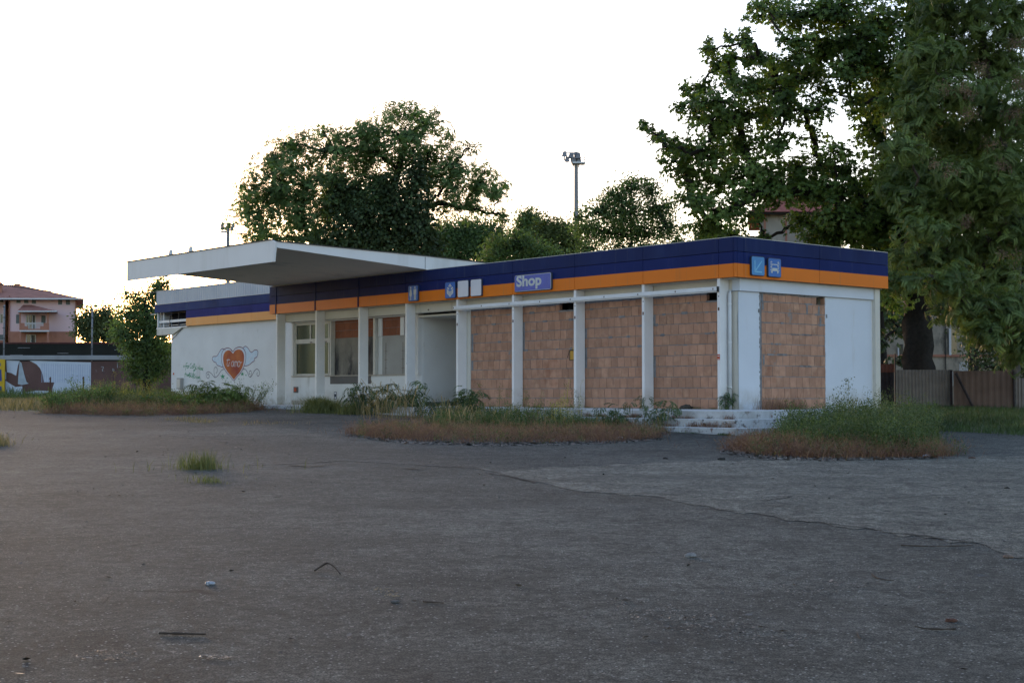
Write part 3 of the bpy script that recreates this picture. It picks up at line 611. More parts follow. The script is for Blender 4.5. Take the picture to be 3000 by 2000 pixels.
strokes('lettering', [[(1288, 525), (1275, 580), (1268, 640), (1285, 660), (1305, 640)], [(1258, 560), (1320, 548)], [(1316, 590), (1300, 630), (1302, 660)], [(1318, 560), (1319, 564)],
    [(1375, 575), (1350, 590), (1342, 640), (1355, 665), (1375, 640), (1380, 575), (1382, 650), (1392, 668)], [(1400, 575), (1394, 668)], [(1400, 600), (1420, 575), (1422, 600), (1418, 670)], [(1422, 600), (1440, 580), (1446, 610), (1444, 672)],
    [(1480, 575), (1458, 590), (1452, 640), (1468, 670), (1490, 640), (1492, 590), (1478, 575), (1500, 600), (1525, 590)]], .022, PT['white'], GY - .005, wing_wall)
strokes('scroll_graffiti', [[(1225, 712), (1180, 725), (1150, 760), (1110, 820), (1065, 855), (1030, 830), (990, 780), (940, 757), (908, 790), (915, 850), (945, 868), (962, 830), (940, 790), (928, 820)], [(1065, 855), (1045, 790), (1045, 700), (1075, 675), (1098, 710), (1095, 760), (1075, 780)],
    [(1535, 715), (1580, 715), (1615, 760), (1640, 825), (1668, 850), (1700, 810), (1740, 740), (1780, 708), (1820, 745), (1825, 800), (1800, 832), (1780, 800), (1790, 765)], [(1668, 850), (1685, 800), (1680, 745), (1655, 745), (1648, 790), (1665, 800)]], .026, PT['grey'], GY - .001, wing_wall)
def star(cx, cy, r):
    P = [G3(cx + (r if k % 2 == 0 else r * .42) * math.sin(R(36 * k)), cy - 1.05 * (r if k % 2 == 0 else r * .42) * math.cos(R(36 * k))) for k in range(10)]; mm = MB(); mm.add([(p[0], GY - .001, p[1]) for p in P], [tuple(range(10))]); mm.build('star_graffiti', PT['green'], wing_wall, fix=False)
for s_ in ((1192, 838, 46), (1530, 795, 36), (1592, 815, 16), (1268, 865, 16), (1470, 880, 15)): star(*s_)
strokes('lettering', [[(525, 640), (523, 690)], [(512, 665), (538, 662)], [(585, 600), (562, 620), (558, 690), (548, 735)], [(548, 660), (580, 655)], [(580, 655), (578, 690), (595, 690), (598, 655), (582, 655)], [(604, 690), (604, 655), (615, 650)],
    [(655, 610), (632, 630), (628, 680), (645, 695), (655, 690)], [(680, 650), (662, 660), (665, 690), (682, 688), (682, 650), (688, 692)], [(700, 610), (696, 690)], [(685, 635), (715, 625)], [(712, 650), (715, 690), (730, 680)], [(735, 650), (728, 700), (700, 745), (690, 730), (745, 705)],
    [(765, 670), (762, 715)], [(785, 675), (775, 690), (788, 705), (775, 720)], [(800, 640), (795, 725)], [(812, 690), (805, 715), (820, 725), (825, 695), (812, 690)], [(830, 690), (836, 728), (845, 695)], [(855, 690), (838, 712), (852, 738)],
    [(560, 760), (545, 790), (540, 850)], [(535, 800), (562, 795)], [(565, 830), (566, 800), (575, 798)], [(580, 800), (578, 830), (590, 825), (588, 800)], [(592, 830), (594, 802), (600, 825), (604, 802), (608, 830)],
    [(615, 775), (612, 850)], [(615, 775), (635, 785), (616, 805), (640, 830), (612, 850)], [(650, 770), (645, 840), (660, 842)], [(668, 790), (682, 795), (665, 850), (682, 855)], [(690, 760), (685, 880)], [(670, 830), (690, 840)],
    [(720, 790), (700, 820), (702, 860), (718, 862)], [(725, 860), (725, 835), (735, 830)], [(748, 840), (738, 850), (745, 872), (755, 865)], [(760, 835), (765, 870), (770, 845), (776, 872), (782, 840)], [(795, 835), (785, 850), (800, 860), (790, 882)], [(810, 880), (820, 882)]], .026, PT['green'], GY - .001, wing_wall)

# ================================================================== platform and steps
steps = empty('concrete_steps', BL(0, 0, 0), BROT, 'weathered white-painted concrete platform with three steps around the shop corner', 'steps')
def slab(name, u0, u1, v0, v1, zt, zb, mt):
    m = MB(); m.box(-u0, -u1, v0, v1, zb, zt); o = m.build(name, [M['concrete_step'], M['tread']], steps, bevel=.012)
    for p in o.data.polygons:
        if p.normal.z > .5: p.material_index = 1
    return o
slab('platform', -1.75, 21.6, -2.12, 3.7, 0, -.9, 0)
slab('step', -2.08, 13.4, -2.47, 3.6, -.172, -1.0, 0)
slab('step', -2.41, 13.0, -2.80, 3.5, -.338, -1.1, 0)

# ================================================================== signs fixed to the fascia
def sign(name, label, u0, u1, z0, z1, face, axis='u', off=.05, group=None, edge='sign_edge'):
    uc = (u0 + u1) / 2; zc = (z0 + z1) / 2; hw = abs(u1 - u0) / 2; hh = (z1 - z0) / 2
    if axis == 'u': e = empty(name, BL(uc, -.002, zc), BROT, label, 'sign', group)
    else: e = empty(name, BL(-.002, uc, zc), BROT + R(90), label, 'sign', group)
    r = .045; P = []
    for cx, cz, a0 in ((hw - r, hh - r, 0), (-hw + r, hh - r, 90), (-hw + r, -hh + r, 180), (hw - r, -hh + r, 270)):
        for k in range(6): P.append((cx + r * math.cos(R(a0 + 18 * k)), cz + r * math.sin(R(a0 + 18 * k))))
    m = MB(); m.prism(P, -off, 0); m.build('casing', M[edge], e)
    m = MB(); m.prism([(x * (hw - .014) / hw, z * (hh - .014) / hh) for x, z in P], -off - .006, -off); m.build('face', M[face], e)
    return e, -off - .0075, hw, hh
def flat(e, name, polys, y, m_):
    mm = MB()
    for P in polys: mm.add([(p[0], y, p[1]) for p in P], [tuple(range(len(P)))])
    return mm.build(name, m_, e, fix=False)
def circ(cx, cz, r, n=12): return [(cx + r * math.cos(2 * math.pi * k / n), cz + r * math.sin(2 * math.pi * k / n)) for k in range(n)]
e, y, hw, hh = sign('toilet_sign', 'blue sign with white woman and man figures, under the canopy edge', 12.175, 12.655, 3.095, 3.565, 'sign_blue')
flat(e, 'pictogram', [circ(-.11, .165, .033), [(-.14, .12), (-.08, .12), (-.045, -.04), (-.07, -.05), (-.055, -.09), (-.165, -.09), (-.15, -.05), (-.175, -.04)], [(-.135, -.09), (-.115, -.09), (-.115, -.20), (-.135, -.20)], [(-.105, -.09), (-.085, -.09), (-.085, -.20), (-.105, -.20)],
    circ(.10, .165, .033), [(.045, .12), (.155, .12), (.165, .10), (.165, -.04), (.143, -.04), (.143, .06), (.14, .06), (.14, -.20), (.105, -.20), (.105, -.05), (.095, -.05), (.095, -.20), (.06, -.20), (.06, .06), (.057, .06), (.057, -.04), (.035, -.04), (.035, .10)]], y, M['sign_white'])
e, y, hw, hh = sign('gift_sign', 'blue sign with a white wrapped gift pictogram, beside two blank signs', 10.385, 10.87, 3.09, 3.565, 'sign_blue')
flat(e, 'pictogram', [[(-.15, .04), (-.055, -.02), (-.055, -.16), (-.15, -.09)], [(.15, .04), (.055, -.02), (.055, -.16), (.15, -.09)], [(-.04, -.03), (.04, -.03), (.04, -.17), (0, -.20), (-.04, -.17)], [(0, .19), (.035, .15), (.02, .10), (-.02, .10), (-.035, .15)], [(-.02, .06), (-.08, .12), (-.04, .14)], [(.02, .06), (.08, .12), (.04, .14)], [(-.15, .06), (-.11, .09), (-.03, .045), (-.04, .0)], [(.15, .06), (.11, .09), (.03, .045), (.04, .0)]], y, M['sign_white'])
sign('blank_sign', 'blank white plate right beside the blue gift sign', 9.785, 10.285, 3.09, 3.572, 'white_sign', group='blank signs')
sign('blank_sign', 'blank white plate nearer to the Shop sign', 9.205, 9.695, 3.09, 3.572, 'white_sign', group='blank signs')
e, y, hw, hh = sign('shop_sign', 'wide faded blue plate reading Shop with a chipped white rim', 6.29, 7.785, 3.105, 3.568, 'sign_white', edge='sign_edge')
m = MB(); m.box(-hw + .026, hw - .026, y - .003, y, -hh + .026, hh - .026); m.build('panel', M['sign_shop'], e)
tc_ = bpy.data.curves.new('txt', 'FONT'); tc_.body = 'Shop'; tc_.size = .40; tc_.offset = .013; tc_.space_character = 1.02; tc_.extrude = .001
to = bpy.data.objects.new('txt', tc_); COL.objects.link(to); bpy.context.view_layer.update()
tm = bpy.data.meshes.new_from_object(to.evaluated_get(bpy.context.evaluated_depsgraph_get())); bpy.data.objects.remove(to)
xs_ = [v.co.x for v in tm.vertices]; sx = 1.02 / (max(xs_) - min(xs_))
for v in tm.vertices: v.co = Vector((-hw + .09 + (v.co.x - min(xs_)) * sx, y - .005 - v.co.z, -.075 + v.co.y * .98))
tm.name = 'lettering'; tm.materials.clear(); tm.materials.append(M['sign_white']); link(bpy.data.objects.new('lettering', tm), e)
e, y, hw, hh = sign('arrow_sign', 'light blue sign with a pale arrow pointing down left, at the shop corner', .50, .975, 3.115, 3.568, 'sign_cyan', 'v')
flat(e, 'arrow', [[(-.135, .13), (-.10, .13), (-.10, -.155), (-.135, -.155)], [(-.10, -.12), (.13, -.12), (.13, -.155), (-.10, -.155)], [(-.10, -.09), (.115, .13), (.14, .11), (-.075, -.115)]], y, M['sign_pale'])
e, y, hw, hh = sign('car_wash_sign', 'blue sign with a white car between wash brushes pictogram', 1.10, 1.575, 3.11, 3.56, 'sign_blue', 'v')
P = [[(-.10, .085), (.10, .085), (.10, .065), (-.10, .065)], [(-.10, .07), (-.085, .07), (-.115, -.0), (-.13, -.0)], [(.10, .07), (.085, .07), (.115, -.0), (.13, -.0)], [(-.09, -.01), (.09, -.01), (.10, -.08), (-.10, -.08)], [(-.125, -.06), (-.085, -.06), (-.085, -.13), (-.125, -.13)], [(.125, -.06), (.085, -.06), (.085, -.13), (.125, -.13)]]
for s_ in (-1, 1):
    for k in range(6): a, b = sorted((s_ * .10, s_ * (.165 - .012 * (k % 2)))); P.append([(a, .10 - .038 * k), (b, .10 - .038 * k), (b, .083 - .038 * k), (a, .083 - .038 * k)])
    a, b = sorted((s_ * .09, s_ * .16)); P.append([(a, .135), (b, .135), (b, .12), (a, .12)]); a, b = sorted((s_ * .118, s_ * .132)); P.append([(a, .155), (b, .155), (b, .12), (a, .12)])
flat(e, 'pictogram', P, y, M['sign_white'])
# bent yellow board hanging by a strap from the third post from the corner
e = empty('yellow_box', BL(5.69, .20, 1.24), BROT, 'yellow board box with black rim, hanging open from a white post', 'box')
m = MB(); m.box(-.17, .17, 0, .12, 0, .25); m.build('box_body', M['yellow'], e, bevel=.008)
m = MB(); m.box(-.175, .175, -.006, .0, .245, .275); m.box(-.175, -.155, -.006, 0, 0, .25); m.box(.155, .175, -.006, 0, 0, .25); m.box(-.17, .17, -.006, 0, -.005, .012); m.build('rim', M['black'], e)
m = MB(); m.hexa([(-.13, .02, .28), (.06, .02, .28), (.17, .02, .42), (.10, .02, .42)], [(-.13, .05, .28), (.06, .05, .28), (.17, .05, .42), (.10, .05, .42)]); m.build('lid', M['yellow'], e)
m = MB(); m.tube([(.08, .0, .27), (.12, -.02, .34), (.19, -.06, .46)], .014, 6); m.build('strap', M['black'], e); m = MB(); m.tube([(-.17, 0, .26), (-.22, .0, .17), (-.25, .0, .07)], .008, 6); m.build('loose_strip', M['black'], e)
m = MB(); m.box(-.04, .04, -.004, 0, -.065, .065, 0); m.box(-.03, .03, -.0055, -.004, .015, .035, 1); m.box(-.03, .03, -.0055, -.004, -.055, -.045, 1)
o = m.build('warning_sticker', [M['red'], M['white_sign']]); o.location = BL(.557, .037, 1.22); o.rotation_euler = (0, 0, BROT); tag(o, 'small red and white sticker on the corner post of the shop', 'sticker')
# dark crumpled bundle on the platform
def lump(name, p, s, mt, label, cat, seed=0, parent=None, group=None):
    b = bmesh.new(); bmesh.ops.create_icosphere(b, subdivisions=3, radius=1); rr = random.Random(seed); ph = [rr.uniform(0, 6) for _ in range(6)]
    for v in b.verts:
        c = v.co; k = 1 + .22 * math.sin(3 * c.x + ph[0]) * math.sin(4 * c.y + ph[1]) + .12 * math.sin(9 * c.z + ph[2]) * math.sin(7 * c.x + ph[3]) + rr.uniform(-.05, .05)
        v.co = Vector((c.x * k * s[0], c.y * k * s[1], max(c.z * k, -.55) * s[2]))
    me = bpy.data.meshes.new(name); b.to_mesh(me); b.free(); me.materials.append(mt); o = link(bpy.data.objects.new(name, me), parent); o.location = p
    o.location.z += .5 * s[2]
    return tag(o, label, cat, group)
o = lump('cloth_bundle', BL(1.65, .12, 0), (.17, .12, .07), mat('dark_cloth', (.05, .045, .035), .9, .5, 30), 'small dark crumpled bundle on the platform before the bricks', 'bundle', 4); o.rotation_euler.z = BROT
# ================================================================== far left: boundary wall, pink house
def fb(mb, px0, px1, py0, py1, Y, d, m=0):       # a box seen at px.. py.. whose face stands at distance Y, d metres deep
    a = PX(px0, py0, Y); b = PX(px1, py1, Y); return mb.box(a.x, b.x, Y, Y + d, a.z, b.z, m)
M['redwall'] = mat('red_brown_wall', (.13, .075, .068), .9, .25, .8, stains=[((.26, .23, .24), 3.5, .64, .70, 1), ((.05, .05, .06), 1.2, .6, .75, 1)])
M['poster'] = mat('poster_paper', (.52, .58, .68), .7, .05, 2, stains=[((.25, .32, .45), 3, .62, .8, 6)])
M['poster2'] = mat('poster_paper_aged', (.36, .42, .48), .7, .12, 3)
M['beam'] = mat('concrete_beam', (.30, .31, .33), .85, .12, 2)
M['pole_grey'] = mat('pole_grey', (.20, .21, .23), .6, .1, 3)
M['screen'] = mat('dark_screen', (.014, .016, .014), .9, .3, 1)
M['pink'] = mat('pink_render', (.66, .48, .50), .9, .03, .5)
M['housebrick'] = mat('house_brick', (.36, .17, .12), .9, .1, 2)
M['tile'] = mat('roof_tile', (.30, .13, .10), .9, .25, 2)
M['white'] = mat('white_frame', (.55, .56, .58), .6, .05, 3)
M['shutter'] = mat('green_grey_shutter', (.12, .14, .14), .7, .1, 3)
M['winglass'] = mat('dark_glass', (.05, .06, .06), .15, .2, 2, spec=.8)
YW = 76
e = empty('boundary_wall', (PX(150, 1100, YW).x, YW, 0), 0, 'long red-brown wall with a pale concrete top beam and torn posters', 'wall')
SKEW = {}
def loc_build(mb, name, mt, par, **k):
    o = par.location
    if par.name in SKEW: Y0, X0 = SKEW[par.name]; mb.v = [(v[0] + (v[1] - Y0) * X0 / Y0, v[1], v[2]) for v in mb.v]   # sheared along the sight line so side walls stay hidden
    mb.v = [(v[0] - o.x, v[1] - o.y, v[2] - o.z) for v in mb.v]; return mb.build(name, mt, par, **k)
m = MB(); a = PX(-500, 1058, YW); b = PX(700, 1058, YW); m.box(a.x, b.x, YW, YW + .25, -.4, a.z); loc_build(m, 'wall_face', M['redwall'], e)
m = MB(); t1 = PX(-500, 1041, YW); t2 = PX(-500, 1054, YW); m.box(a.x, b.x, YW - .12, YW + .35, t2.z, t1.z); loc_build(m, 'top_beam', M['beam'], e, bevel=.02)
def wpoly(name, pts, off, mt, par):
    m = MB(); P = [PX(x, y, YW - off) for x, y in pts]; m.prism([(p.x, p.z) for p in P], YW - off, YW - off + .008); return loc_build(m, name, mt, par)
z1 = lambda x, y: (x * .25510, 780 + y * .25510)
wp = lambda L: [z1(*p) for p in L]
wpoly('poster', wp([(340, 1082), (1045, 1102), (1042, 1500), (600, 1500), (605, 1390), (625, 1332), (505, 1328), (490, 1240), (460, 1170), (420, 1125)]), .02, M['poster'], e)
wpoly('poster', wp([(72, 1078), (225, 1085), (205, 1140), (185, 1255), (130, 1225), (80, 1215)]), .02, M['poster'], e)
wpoly('poster', wp([(225, 1090), (248, 1110), (275, 1230), (305, 1330), (330, 1345), (250, 1362), (205, 1350), (215, 1200)]), .024, M['poster2'], e)
wpoly('poster', wp([(62, 1310), (120, 1350), (180, 1385), (255, 1375), (262, 1500), (60, 1500)]), .022, M['poster'], e)
wpoly('poster', wp([(45, 1210), (72, 1212), (70, 1300), (45, 1290)]), .022, M['poster'], e)
wpoly('poster', wp([(270, 1450), (420, 1425), (560, 1430), (560, 1445), (420, 1470)]), .03, M['poster'], e)
m = MB()
for x in range(480, 1040, 26): fb(m, x * .2551, x * .2551 + .9, 1068 - (1040 - x) * .006, 1120, YW - .026, .004)
for k in range(12): fb(m, (500 + k * 45) * .2551, (515 + k * 45) * .2551, 1069, 1070.2, YW - .028, .004)
for y in (1248, 1262, 1300): fb(m, (660) * .2551, 1030 * .2551, 780 + y * .2551, 780.6 + y * .2551, YW - .026, .004)
loc_build(m, 'poster_print', mat('poster_ink', (.36, .42, .58), .8, .1, 2), e)
m = MB()                              # faint painted digits
for segs in ([(1160, 1150, 1190, 1156), (1182, 1150, 1190, 1175), (1172, 1175, 1182, 1205)], [(1290, 1170, 1296, 1200), (1290, 1196, 1312, 1202), (1306, 1180, 1312, 1200), (1290, 1178, 1310, 1184)], [(1345, 1110, 1352, 1165)]):
    for x0, y0, x1, y1 in segs: a, b = z1(x0, y0), z1(x1, y1); fb(m, a[0], b[0], a[1], b[1], YW - .01, .008)
loc_build(m, 'painted_digits', M['beam'], e)
h = empty('yellow_hoarding', PX(3, 1160, YW - .3), 0, 'yellow advertising board with a blue panel at the left edge of the picture', 'hoarding')
m = MB(); fb(m, -60, 12.5, 1052, 1165, YW - .35, .08); loc_build(m, 'board', mat('hoarding_yellow', (.55, .36, .02), .6, .06, 2), h)
m = MB(); a = [z1(*p) for p in ((-60, 1180), (14, 1184), (20, 1315), (-60, 1322))]; P = [PX(x, y, YW - .36) for x, y in a]; m.prism([(p.x, p.z) for p in P], YW - .36, YW - .351); fb(m, -20, 4, 1131, 1143, YW - .36, .008); fb(m, -20, 1.5, 1063, 1072, YW - .36, .008); loc_build(m, 'blue_panel', mat('hoarding_blue', (.03, .06, .25), .6, .1, 2), h)
# dark screened fence on top, behind the wall
e = empty('screen_fence', (PX(150, 1040, YW + 3).x, YW + 3, 0), 0, 'dark netted fence with a red-brown top rail behind the boundary wall', 'fence')
m = MB(); fb(m, -400, 560, 1006, 1075, YW + 3, .04); loc_build(m, 'netting', M['screen'], e)
m = MB(); fb(m, -400, 560, 1002.5, 1007, YW + 2.97, .12); loc_build(m, 'top_rail', mat('rail_brown', (.08, .03, .028), .8, .2, 4), e)
for x0, x1, y in ((52, 88, 1018), (168, 200, 1034), (335, 368, 1024), (30, 66, 1039), (312, 345, 1043), (420, 450, 1030)):
    m = MB(); fb(m, x0, x1, y, y + 1.1, YW + 2.98, .03); loc_build(m, 'torn_strip', M['beam'], e)
for x, yt, lab in ((11, 893, 'tall grey steel post above the boundary wall near the left picture edge'), (269, 905, 'tall grey steel post above the boundary wall, right of the pink house')):
    b = PX(x, 1050, YW + .12); t = PX(x, yt, YW + .12); o = empty('net_post', (b.x, b.y, b.z), 0, lab, 'post', 'net posts above the boundary wall')
    m = MB(); m.tube([(0, 0, -.2), (0, 0, t.z - b.z)], .045, 8); m.build('pole', M['pole_grey'], o, smooth=True)
    for k in range(5): m = MB(); m.box(-.08, .08, -.05, .0, .5 + k * .55, .53 + k * .55); m.build('wire_clip', M['black'], o)
for x, yt, lab in ((147, 1104, 'short thin rusty stake before the torn poster, left one'), (244, 1103, 'short thin rusty stake near the right end of the white poster')):
    b = PX(x, 1160, YW - 1.5); t = PX(x, yt, YW - 1.5); m = MB(); m.box(-.03, .03, -.03, .03, -.2, t.z); m.box(-.05, .05, -.05, -.03, t.z - .12, t.z - .06); m.box(-.05, .05, -.05, -.03, t.z * .5, t.z * .5 + .05); o = m.build('fence_stake', M['rust']); o.location = (b.x, b.y, 0); tag(o, lab, 'stake', 'stakes before the boundary wall')
m = MB(); p0 = PX(-60, 820, 70); p1 = BL(32.3, 2.2, 4.55); N_ = 30
pts = [p0.lerp(p1, i / N_) - Vector((0, 0, .9 * 4 * (i / N_) * (1 - i / N_) * .35)) for i in range(N_ + 1)]; m.tube(pts, .022, 5); o = m.build('overhead_cable', M['cable']); tag(o, 'thin overhead cable running left from the shop roof past the pink house', 'cable')

# pink house
YH = 118; SKEW['pink_house'] = (YH, PX(222, 900, YH).x)
hs = empty('pink_house', (PX(100, 1000, YH).x, YH, 0), 0, 'pink two-storey house with a hipped tiled roof and a roofed balcony', 'house')
def hb(name, boxes, mt, par=None, off=0):
    m = MB()
    for b in boxes: fb(m, b[0], b[1], b[2], b[3], YH + (b[4] if len(b) > 4 else off), b[5] if len(b) > 5 else .3)
    return loc_build(m, name, mt, hs) if par is None else sub(m, name, mt, par)
def sub(m, name, mt, par):
    o = hs.location; Y0, X0 = SKEW['pink_house']; m.v = [(v[0] + (v[1] - Y0) * X0 / Y0 - o.x, v[1] - o.y, v[2] - o.z) for v in m.v]; return m.build(name, mt, par)
m = MB(); fb(m, 27, 222, 873, 972, YH, 12); fb(m, -1100, 27, 873, 980, YH + 1.2, 10); loc_build(m, 'wall', M['pink'], hs)  # wall, base, roof stretched far left out of view to block low sun
m = MB(); fb(m, 26.5, 222.5, 971, 1060, YH - .06, 12.1); fb(m, -1100, 26.5, 980, 1060, YH + 1.15, 10); loc_build(m, 'brick_base', M['housebrick'], hs)
m = MB(); A = PX(-1100, 873, YH - .9); B = PX(236, 875, YH - .9); T = PX(118, 834, YH + 6)
m.add([(A.x, YH - .9, A.z), (B.x, YH - .9, B.z), (B.x, YH + 12.9, B.z), (A.x, YH + 12.9, B.z), (A.x, YH + 6, T.z), (T.x, YH + 6, T.z)], [(0, 1, 5, 4), (1, 2, 5), (2, 3, 4, 5), (0, 4, 3), (0, 3, 2, 1)])
roof = loc_build(m, 'roof', M['tile'], hs)
m = MB(); fb(m, -1100, 236, 873, 877, YH - .95, .15); m.box(B.x - .1, B.x + .02, YH - .9, YH + 12.9, PX(236, 877, YH).z, B.z); sub(m, 'gutter', M['white'], roof)
m = MB(); fb(m, 9, 27, 832, 860, YH + 2, .8); sub(m, 'chimney', M['housebrick'], roof)
m = MB(); a = PX(6, 832, YH + 1.8); b = PX(30, 832, YH + 1.8); c_ = PX(18, 820, YH + 2.4); m.add([(a.x, YH + 1.8, a.z), (b.x, YH + 1.8, b.z), (b.x, YH + 3, b.z), (a.x, YH + 3, a.z), (c_.x, YH + 2.4, c_.z)], [(0, 1, 4), (1, 2, 4), (2, 3, 4), (3, 0, 4), (0, 3, 2, 1)]); sub(m, 'chimney_cap', M['tile'], roof)
m = MB(); fb(m, 93, 110, 830, 842, YH + 5, 1); sub(m, 'chimney', M['housebrick'], roof)
def hwin(x0, x1, y0, y1, k=0, off=-.02, mt='shutter'):
    m = MB(); fb(m, x0, x1, y0, y1, YH + off, .06); o = loc_build(m, 'window', M[mt], hs)
    m = MB(); fb(m, x0 - .7, x1 + .7, y1, y1 + 1, YH + off - .05, .12); 
    if k: 
        for q_ in range(1, k): xx = x0 + (x1 - x0) * q_ / k; fb(m, xx - .8, xx + .8, y0, y1, YH + off - .02, .04)
        fb(m, x0 - 1, x0 + .3, y0, y1, YH + off - .02, .04); fb(m, x1 - .3, x1 + 1, y0, y1, YH + off - .02, .04); fb(m, x0, x1, y0 - .8, y0 + .4, YH + off - .02, .04)
    sub(m, 'window_frame', M['white'], o)
for x0, x1, y0, y1 in ((48, 60, 872.5, 887), (70.5, 83, 873, 888), (93, 105, 874, 889), (170, 181.5, 877, 892), (193, 204.5, 877, 892), (47, 59, 921, 947), (121, 133, 924, 948), (47, 59, 982, 1003), (120, 132, 984, 1003)): hwin(x0, x1, y0, y1)
hwin(10, 22, 871, 885, 0, 1.17, 'winglass'); hwin(-2, 21, 920, 945, 3, 1.17, 'winglass'); hwin(-3, 21, 980, 995, 0, 1.1, 'shutter'); hwin(76, 103, 980, 1003, 2, -.09, 'winglass')
m = MB(); fb(m, 76, 104, 922, 967, YH - .03, .05); o = loc_build(m, 'door', M['winglass'], hs)
m = MB()
for x in (76, 84, 94, 103): fb(m, x - .9, x + .9, 922, 967, YH - .06, .04)
fb(m, 76, 103, 921, 924, YH - .06, .04); fb(m, 76, 103, 947, 949, YH - .065, .04); sub(m, 'door_frame', M['white'], o)
YB = YH - 1.8
m = MB(); fb(m, 37, 124, 967, 971, YB, 1.8); o = loc_build(m, 'balcony', M['white'], hs)
m = MB(); fb(m, 37, 52, 946, 967, YB, .2); fb(m, 52, 62, 955, 967, YB, .2); fb(m, 62, 98, 963, 967, YB, .2); fb(m, 98, 108, 955, 967, YB, .2); fb(m, 108, 124, 946, 967, YB, .2); sub(m, 'parapet', M['housebrick'], o)
m = MB()
for x in range(53, 108, 3): fb(m, x, x + .5, 946, 967, YB + .1, .03)
fb(m, 52, 108, 945, 947, YB + .1, .04); sub(m, 'railing', M['white'], o)
m = MB(); 
for x0, x1 in ((37, 41), (118, 123)): fb(m, x0, x1, 912, 946, YB, .3); fb(m, x0, x1, 971, 1010, YB, .3)
loc_build(m, 'balcony_pillar', M['housebrick'], hs)
m = MB(); A = PX(23, 911, YB - .7); B = PX(140, 911, YB - .7); T1 = PX(68, 893, YH); T2 = PX(92, 893, YH); m.add([(A.x, A.y, A.z), (B.x, B.y, B.z), (B.x, YH, B.z), (A.x, YH, A.z), (T1.x, YH, T1.z), (T2.x, YH, T2.z)], [(0, 1, 5, 4), (1, 2, 5), (0, 4, 3), (0, 3, 2, 1), (2, 3, 4, 5)]); loc_build(m, 'porch_roof', M['tile'], hs)
m = MB(); fb(m, 24, 139, 910, 913.5, YB - .72, .1); loc_build(m, 'porch_gutter', M['white'], hs)
m = MB(); fb(m, 25, 27, 866, 1000, YH - .1, .12); fb(m, 219.5, 222, 878, 1003, YH - .1, .12); loc_build(m, 'downpipe', M['tile'], hs)

# ================================================================== floodlight masts
def mast(px, top, Y, name_lab, lamps, plat, sc):
    b = PX(px, 1150, Y); e = empty('floodlight_mast', (b.x, Y, -.2), 0, name_lab, 'floodlight mast', 'floodlight masts on the skyline'); pm = lambda x, y: PX(x, y, Y) - Vector((b.x, Y, -.2))
    H = pm(px, top).z; m = MB(); m.tube([(0, 0, 0), (0, 0, H)], [.30 * sc, .20 * sc], 8); m.build('pole', M['pole_grey'], e)
    m = MB(); x0 = pm(plat[0], 0).x; x1 = pm(plat[1], 0).x; z = pm(0, plat[2]).z; m.box(x0, x1, -.7, .7, z, z + .14); m.build('platform', M['steel'], e)
    m = MB(); z2 = H
    for xx in (x0, x1):
        for yy in (-.7, .7): m.box(xx - .03, xx + .03, yy - .03, yy + .03, z, z + 1.1)
        m.box(xx - .02, xx + .02, -.7, .7, z + 1.05, z + 1.1)
    for yy in (-.7, .7): m.box(x0, x1, yy - .02, yy + .02, z + 1.05, z + 1.1); m.box(x0, x1, yy - .02, yy + .02, z + .55, z + .6)
    m.build('railing', M['pole_grey'], e)
    m = MB(); xl = pm(px + 9 * sc, 0).x
    for dx in (-.22, .22): m.box(xl + dx - .025, xl + dx + .025, -.1, .0, 0, z)
    k = 0
    while k < z: m.box(xl - .22, xl + .22, -.08, -.04, k, k + .04); k += .5
    m.build('ladder', M['steel'], e)
    rows = sorted(set(y for _, _, y in lamps))
    m = MB()
    for y in rows: xs = [pm((a + b_) / 2, 0).x for a, b_, yy in lamps if yy == y]; zz = pm(0, y + 5 * sc).z; m.box(min(xs), max(max(xs), .3), -.05, .05, zz, zz + .1)
    m.build('crossbar', M['steel'], e)
    for a, b_, y in lamps:
        xa, xb, zz = pm(a, 0).x, pm(b_, 0).x, pm(0, y).z; m = MB(); hgt = .62 * sc
        m.hexa([(xa, -.5, zz - hgt), (xb, -.5, zz - hgt), (xb, .35, zz - hgt * .7), (xa, .35, zz - hgt * .7)], [(xa + .15, -.3, zz), (xb - .1, -.3, zz), (xb - .1, .3, zz), (xa + .15, .3, zz)]); m.box((xa + xb) / 2 - .06, (xa + xb) / 2 + .06, -.05, .05, zz - hgt - .3, zz - hgt * .6)
        m.build('floodlight', M['pole_grey'], e, bevel=.03)
mast(1689, 446, 150, 'tall floodlight mast on the skyline above the middle of the shop', [(1645, 1661, 444.5), (1664, 1681, 447.5), (1685, 1701, 449.5), (1653, 1668, 460), (1671, 1687, 463), (1687, 1703, 465)], (1675, 1713, 481), 1)
mast(665, 653, 205, 'smaller floodlight mast on the skyline left of the big tree', [(652, 661, 651), (669, 678, 652), (684, 693, 654), (651, 660, 661), (664, 675, 662), (679, 688, 663)], (652, 674, 681), 1.15)

